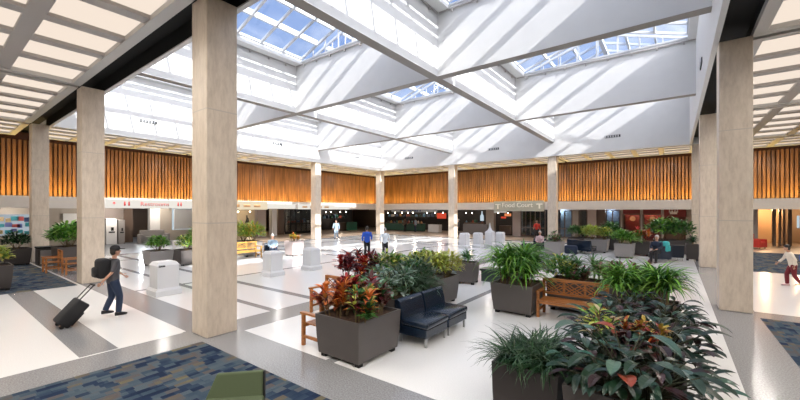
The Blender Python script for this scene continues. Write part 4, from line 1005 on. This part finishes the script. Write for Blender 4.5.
def bench(x, y, rz, w, lab, m='wood', d=.58, h=.88, nlat=3):
    """slatted wooden bench, lattice back; front faces local -y"""
    t = T('wooden_bench' if w > .9 else 'wooden_armchair', lab, 'bench' if w > .9 else 'chair', (x, y, 0), rz)
    W2 = w/2; sh = .43
    for sx_ in (-1, 1):
        MB().box(sx_*W2-.03, -d/2, 0, sx_*W2+.03, -d/2+.06, .62).build('leg', M[m], t)
        MB().box(sx_*W2-.03, d/2-.06, 0, sx_*W2+.03, d/2, h).build('leg', M[m], t)
        MB().box(sx_*W2-.04, -d/2-.03, .60, sx_*W2+.04, d/2-.02, .64).build('armrest', M[m], t)
        MB().box(sx_*W2-.02, -d/2+.05, .15, sx_*W2+.02, d/2-.05, .20).build('stretcher', M[m], t)
    s = MB()
    for k in range(6): yy = -d/2+.02+k*(d-.08)/6; s.box(-W2+.03, yy, sh-.025, W2-.03, yy+(d-.08)/6*.82, sh)
    s.box(-W2, -d/2, sh-.09, W2, -d/2+.03, sh-.03); s.box(-W2, d/2-.05, sh-.09, W2, d/2-.02, sh-.03)
    s.build('seat', M[m], t)
    b = MB(); z0, z1 = sh+.06, h
    b.box(-W2, d/2-.045, z1-.06, W2, d/2-.005, z1+.01); b.box(-W2, d/2-.045, z0, W2, d/2-.005, z0+.05)
    for k in range(nlat+1):
        xx = -W2+w*k/nlat; b.box(xx-.025, d/2-.042, z0, xx+.025, d/2-.008, z1)
    for k in range(nlat):
        xa = -W2+w*k/nlat+.02; ww = w/nlat-.04; za, zb = z0+.05, z1-.06; yy = d/2-.025
        xm = xa+ww/2; zm = (za+zb)/2
        for (p, q) in (((xa, za), (xa+ww, zb)), ((xa, zb), (xa+ww, za)), ((xm, za), (xa, zm)), ((xm, za), (xa+ww, zm)), ((xm, zb), (xa, zm)), ((xm, zb), (xa+ww, zm)), ((xa+ww*.25, za), (xa+ww, (zb+zm)/2)), ((xa+ww*.75, za), (xa, (zb+zm)/2))):
            b.bar((p[0], yy, p[1]), (q[0], yy, q[1]), .018, .02)
    b.build('backrest', M[m], t); return t
bench(-1.95, 9.47, 0, 1.42, 'wooden lattice-back bench facing camera, right of arching green planter')
bench(-5.47, 5.25, -PI/2, 1.4, 'wooden bench hidden by croton planter, only its arm showing')
bench(-6.65, 6.38, 0, 1.5, 'wooden bench behind the croton planter, under the dark red crotons')
bench(-18.6, 10.8, PI/2, 1.7, 'honey-coloured sunlit lattice bench right of the largest column', 'woody')
bench(-21.1, 3.55, 0, .62, 'wooden armchair left of the column behind the walking man, farther one', 'wood', .55, .9, 1)
bench(-19.9, 3.95, 0, .60, 'wooden armchair touching the column behind the walking man', 'wood', .55, .9, 1)
# dark green low stone benches by the lone planter
for (x, y, sx_, sy_, l) in ((-6.95, 12.45, .5, 1.3, 'dark green stone bench left of the small lone planter'), (-5.0, 12.85, 1.5, .5, 'dark green stone bench right of the small lone planter')):
    t = T('stone_bench', l, 'bench', (x, y, 0)); MB().box(-sx_/2, -sy_/2, .38, sx_/2, sy_/2, .46).build('seat', M['dkgreen'], t, bevel=.01); MB().box(-sx_/2+.05, -sy_/2+.05, 0, sx_/2-.05, sy_/2-.05, .38).build('base', M['dkgreen'], t)
# olive chair at the bottom edge
t = T('green_armchair', 'olive green upholstered chair on the patterned carpet at bottom edge', 'chair', (-3.83, 2.13, -.02), YAW+R(8))
MB().box(-.36, -.50, .20, .27, .14, .52).build('seat', M['green'], t, bevel=.03)
b = MB(); b.add([(-.40, .10, .42), (.24, .10, .42), (.24, .24, .42), (-.40, .24, .42), (-.27, .20, .75), (.24, .20, .76), (.24, .25, .76), (-.27, .25, .75)], [(0, 3, 2, 1), (4, 5, 6, 7), (0, 1, 5, 4), (1, 2, 6, 5), (2, 3, 7, 6), (3, 0, 4, 7)])
b.build('backrest', M['green'], t, bevel=.015); MB().box(.24, .19, .42, .255, .25, .75).build('side_trim', M['greenedge'], t)
for sx_ in (-.27, .27):
    for sy_ in (-.4, .10): MB().box(sx_-.02, sy_-.02, .02, sx_+.02, sy_+.02, .2).build('leg', M['black'], t)
# bin near far-left column
t = T('trash_bin', 'dark metal bin with a pale side beside the far left column', 'trash bin', (-24.45, 3.85, 0))
MB().box(-.35, -.3, 0, .35, .3, .78).build('body', M['planterdark'], t, bevel=.03); MB().box(.35, -.22, .05, .37, .22, .7).build('side_panel', M['steel'], t); MB().box(-.37, -.32, .78, .37, .32, .86).build('lid', M['black'], t, bevel=.02)
o = T('red_armchair', 'red armchair by the wall right of the wide right column', 'chair', (4.5, 35.0, 0), PI/3)
MB().box(-.4, -.4, .1, .4, .4, .48).build('seat', M['redc'], o, bevel=.05); MB().box(-.4, .25, .1, .4, .45, 1.0).build('backrest', M['redc'], o, bevel=.05)
for s in (-1, 1): MB().box(s*.4-.08, -.4, .1, s*.4+.08, .4, .65).build('armrest', M['redc'], o, bevel=.03)
for sx_ in (-.33, .33):
    for sy_ in (-.33, .33): MB().box(sx_-.02, sy_-.02, 0, sx_+.02, sy_+.02, .1).build('leg', M['black'], o)

# ================================================================ people
def remesh(mb, name, m, parent, vox):
    o = mb.build(name, m, parent)
    md = o.modifiers.new('r', 'REMESH'); md.mode = 'VOXEL'; md.voxel_size = vox; md.use_smooth_shade = True
    s = o.modifiers.new('s', 'SMOOTH'); s.factor = .6; s.iterations = 3
    dg = bpy.context.evaluated_depsgraph_get(); me = bpy.data.meshes.new_from_object(o.evaluated_get(dg)); o.modifiers.clear()
    me.materials.clear(); me.materials.append(m); o.data = me
    me.polygons.foreach_set('use_smooth', [True]*len(me.polygons)); return o
def person(x, y, rz, lab, top, legs_m, hair='hairk', H=1.75, step=.28, seated=False, arms=None, shoes='blackc', sleeve=1.0, lean=0, cap=None, bend=None):
    """local +x is forward, +y is the left hand side"""
    k = H/1.75; t = T('person', lab, 'person', (x, y, 0), rz); t.scale = (k, k, k)
    if seated:
        pz = .57; hip = Vector((0, 0, pz)); kn = [(.42, s*.11, .54) for s in (-1, 1)]; an = [(.44, s*.11, .09) for s in (-1, 1)]
    else:
        pz = .93; hip = Vector((0, 0, pz)); kn = [(step*.55+.05, -.09, .50), (-step*.25+.04, .09, .49)]; an = [(step*.75, -.08, .09), (-step*1.05, .09, .15 if step > .1 else .09)]
    ln = lean
    def up(z, f=0, l=0): return Vector((f+math.sin(ln)*(z), l, pz+math.cos(ln)*z))
    neck, head, ch = up(.55), up(.70, .015), up(.36)
    sh = [up(.48, 0, s*.185) for s in (-1, 1)]
    if not arms: arms = [(( .10, -.25, -.26), (.26, -.22, -.42)), ((-.12, .25, -.26), (-.10, .24, -.50))]
    if seated and arms == 'lap': arms = [((.08, -.24, -.26), (.30, -.12, -.34)), ((.08, .24, -.26), (.30, .12, -.34))]
    el = [sh[i]+Vector((arms[i][0][0], arms[i][0][1]-sh[i].y if 0 else (arms[i][0][1]+(.185 if i == 0 else -.185)), arms[i][0][2])) for i in (0, 1)]
    wr = [sh[i]+Vector((arms[i][1][0], (arms[i][1][1]+(.185 if i == 0 else -.185)), arms[i][1][2])) for i in (0, 1)]
    Y = (0, 1, 0)
    def torso(b, e=0):
        b.loft([up(-.10), up(0), up(.15), up(.33), up(.46), up(.53)], [(.13+e, .10+e), (.155+e, .115+e), (.14+e, .10+e), (.17+e, .115+e), (.165+e, .095+e), (.07+e, .06+e)], 14, Y)
    def leg(b, i, e=0, full=True):
        s = -.09 if i == 0 else .09
        K, A = Vector(kn[i]), Vector(an[i]); Hh = hip+Vector((0, s, -.02))
        b.loft([Hh, Hh.lerp(K, .5), K], [(.085+e), (.075+e), (.056+e)], 10, Y)
        b.loft([K, K.lerp(A, .35), A], [.056+e, .055+e, .036+e*1.3], 10, Y)
    def arm(b, i, e=0, frac=1):
        b.loft([sh[i], sh[i].lerp(el[i], .5), el[i]], [.055+e, .047+e, .038+e], 8, Y)
        if frac > 0: q = el[i].lerp(wr[i], frac); b.loft([el[i], q], [.038+e, (.028 if frac == 1 else .034)+e], 8, Y)
    b = MB(); torso(b); [leg(b, i) for i in (0, 1)]; [arm(b, i) for i in (0, 1)]
    b.loft([up(.47), neck, up(.62)], [.06, .052, .052], 10, Y)
    b.ball(tuple(head+Vector((0, 0, .03))), (.098, .078, .115)); b.ball(tuple(head+Vector((.03, 0, -.05))), (.06, .055, .06))
    b.ball(tuple(head+Vector((.10, 0, -.01))), (.02, .013, .022)); [b.ball(tuple(head+Vector((0, s*.078, 0))), (.02, .012, .03)) for s in (-1, 1)]
    for i in (0, 1):
        d = (wr[i]-el[i]).normalized(); b.loft([wr[i], wr[i]+d*.05, wr[i]+d*.09], [(.022, .03), (.018, .04), (.014, .036)], 8, (1, 0, 0))
        A = Vector(an[i]); b.loft([A+Vector((-.05, 0, -.03)), A+Vector((.06, 0, -.045)), A+Vector((.15, 0, -.055))], [(.035, .04), (.04, .035), (.035, .02)], 8, Y)
    body = remesh(b, 'body', M['skin'], t, .017)
    for i in (0, 1):
        fg = MB()
        d = (wr[i]-el[i]).normalized(); p0 = wr[i]+d*.085; fw = Vector((1, 0, 0)); fw = (fw-d*fw.dot(d)).normalized(); inn = Vector((0, 1 if i == 0 else -1, 0))
        for q in range(4):
            bse = p0+fw*(.027-.018*q); L = (.036, .042, .039, .03)[q]
            fg.loft([bse, bse+d*L, bse+d*L*1.7+inn*.015, bse+d*L*1.8+inn*.035], [.009, .0085, .008, .006], 6)
        tb = wr[i]+d*.03+fw*.03; fg.loft([tb, tb+fw*.025+d*.02, tb+fw*.03+d*.05+inn*.01], [.011, .010, .007], 6)
        fg.build('hand', M['skin'], body, smooth=True)
    ey = MB()
    for s in (-1, 1): ey.ball(tuple(head+Vector((.085, s*.032, .02))), .012, n=6, m=5)
    ey.build('eyes', M['blackc'], body)
    mo = MB(); mo.ball(tuple(head+Vector((.088, 0, -.055))), (.008, .022, .006), n=6, m=5); mo.build('mouth', M['maroon'], body)
    c = MB(); torso(c, .022); [arm(c, i, .018, sleeve if sleeve < 1 else .92) for i in (0, 1)]
    remesh(c, 'top', M[top], t, .018)
    c = MB(); c.loft([up(-.10), up(.03)], [(.155, .12), (.17, .13)], 12, Y); [leg(c, i, .022) for i in (0, 1)]
    if seated: c.ball((0, 0, pz-.03), (.15, .17, .11))
    remesh(c, 'trousers', M[legs_m], t, .018)
    for i in (0, 1):
        A = Vector(an[i]); MB().loft([A+Vector((-.07, 0, -.035)), A+Vector((.04, 0, -.04)), A+Vector((.13, 0, -.055)), A+Vector((.18, 0, -.06))], [(.045, .048), (.05, .046), (.048, .032), (.03, .02)], 10, Y).build('shoe', M[shoes], t, smooth=True)
    hb = MB(); hb.ball(tuple(head+Vector((-.018, 0, .055))), (.106, .090, .108), n=14, m=9); hb.ball(tuple(head+Vector((-.05, 0, .0))), (.07, .084, .09), n=12, m=8)
    h = hb.build('hair', M[hair], t, smooth=True)
    if cap: cp = MB(); cp.ball(tuple(head+Vector((-.01, 0, .085))), (.115, .098, .085), n=14, m=8); cp.loft([head+Vector((.06, 0, .075)), head+Vector((.19, 0, .06))], [(.075, .012), (.05, .008)], 10, Y); cp.build('cap', M[cap], t, smooth=True)
    return t
def backpack(x, y, z, rz, m, lab, s=1.0):
    t = T('backpack', lab, 'backpack', (x, y, z), rz); t.scale = (s, s, s)
    MB().box(-.28, -.16, -.24, 0, .16, .24).build('bag', M[m], t, bevel=.075, smooth=True); MB().box(-.34, -.12, -.2, -.24, .12, .04).build('pocket', M[m], t, bevel=.04, smooth=True)
    for sy_ in (-.1, .1): MB().loft([(-.02, sy_, .18), (.04, sy_, .22), (.11, sy_, .20), (.15, sy_, .06), (.13, sy_, -.08), (-.02, sy_, -.16)], [(.025, .008)]*6, 6, (0, 1, 0)).build('strap', M[m], t)
def suitcase(x, y, rz, m, lab, tilt, h=.62, hand=1.02):
    """stands on its wheels at the origin, tilted forward towards local +x"""
    t = T('rolling_suitcase', lab, 'suitcase', (x, y, 0), rz)
    Mt = Matrix.Translation((0, 0, .04)) @ Matrix.Rotation(tilt, 4, 'Y')
    b = MB().box(-.15, -.22, .02, .12, .22, h, 0, Mt); b.build('case', M[m], t, bevel=.04, smooth=True)
    MB().box(.12, -.17, .1, .16, .17, h*.7, 0, Mt).build('pocket', M[m], t, bevel=.02)
    hd = MB(); [hd.bar(Mt @ Vector((-.11, s*.13, h-.05)), Mt @ Vector((-.11, s*.13, hand)), .018) for s in (-1, 1)]; hd.bar(Mt @ Vector((-.11, -.15, hand)), Mt @ Vector((-.11, .15, hand)), .03)
    hd.build('handle', M['steel'] if m != 'blackc' else M['black'], t)
    for s in (-1, 1): MB().loft([(-.0, s*.2-.02, .04), (-.0, s*.2+.02, .04)], [.04, .04], 12, (1, 0, 0)).build('wheel', M['black'], t)
    return t
# walking man with suitcase, moving towards +Y
person(-11.06, 2.96, PI/2, 'man walking right with black backpack, dark cap and grey t-shirt', 'charcoal', 'denim', H=1.70, step=.13, sleeve=0,
       arms=[((-.10, -.22, -.27), (-.28, -.22, -.46)), ((.06, .24, -.27), (.22, .2, -.40))], cap='blackc', lean=.06)
backpack(-11.06, 2.90, 1.20, PI/2, 'blackc', 'black backpack worn by the walking man')
suitcase(-10.9, 1.95, PI/2, 'blackc', 'black rolling suitcase pulled behind the walking man', .72, .62, 1.0)
person(-13.76, 15.33, PI/2+.6, 'person in bright blue top and black trousers walking away', 'blue', 'blackc', H=1.72, step=.18)
person(-12.96, 15.94, PI/2+.4, 'person in white top and black trousers beside the one in blue', 'whitec', 'blackc', hair='hairg', H=1.62, step=.12)
person(-24.8, 23.4, -PI/3, 'distant walker in pale blue-grey clothes left of the blue top', 'lblue', 'lblue', H=1.75, step=.15)
person(3.25, 18.2, PI+.1, 'person in bulky cream coat leaning forward at right picture edge', 'cream', 'maroon', H=1.42, step=.2, lean=.25, shoes='pinkc')
backpack(3.55, 18.25, .95, PI, 'blue', 'blue backpack on the person in the cream coat', .85)
suitcase(3.95, 18.0, PI, 'maroon', 'maroon rolling suitcase at the right picture edge', .6, .5, .8)
person(-.7, 22.55, -PI/2-.3, 'seated person in dark blue top wearing a teal backpack', 'navy', 'blackc', seated=True, arms='lap', H=1.7, hair='hairg')
backpack(-.50, 22.75, .80, PI/2+1.4, 'teal', 'teal backpack worn by the seated person', 1.1)
person(-6.75, 23.75, -PI/2, 'seated person in pale pink top among the far dark chairs', 'pinkc', 'blackc', seated=True, arms='lap', H=1.65, hair='hairg')
person(onY(540, 36.2), 35.2, -PI/2, 'person in red top standing in front of the brown-framed window', 'redc', 'blackc', H=1.7, step=.05)
person(onY(415.5, 37.4), 37.4, PI, 'shopper in pale blue top at the dark green food counter', 'lblue', 'denim', H=1.7, step=.05)
person(onY(405, 37.2), 37.2, PI/2, 'shopper in brown top at the dark green food counter', 'brownc', 'blackc', H=1.72, step=.05)
person(onY(461, 36.0), 35.4, PI, 'person in dark clothes by the grey parapet, right of far column', 'charcoal', 'blackc', hair='hairg', H=1.68, step=.05)
person(-17.2, 11.6, -.4, 'seated person in pale grey top right of the honey-coloured bench', 'lblue', 'navy', seated=True, arms='lap', hair='hairg', H=1.68)
lounge(-17.35, 11.65, PI/2-.4, .7, 'dark chair under the seated person right of the honey bench')
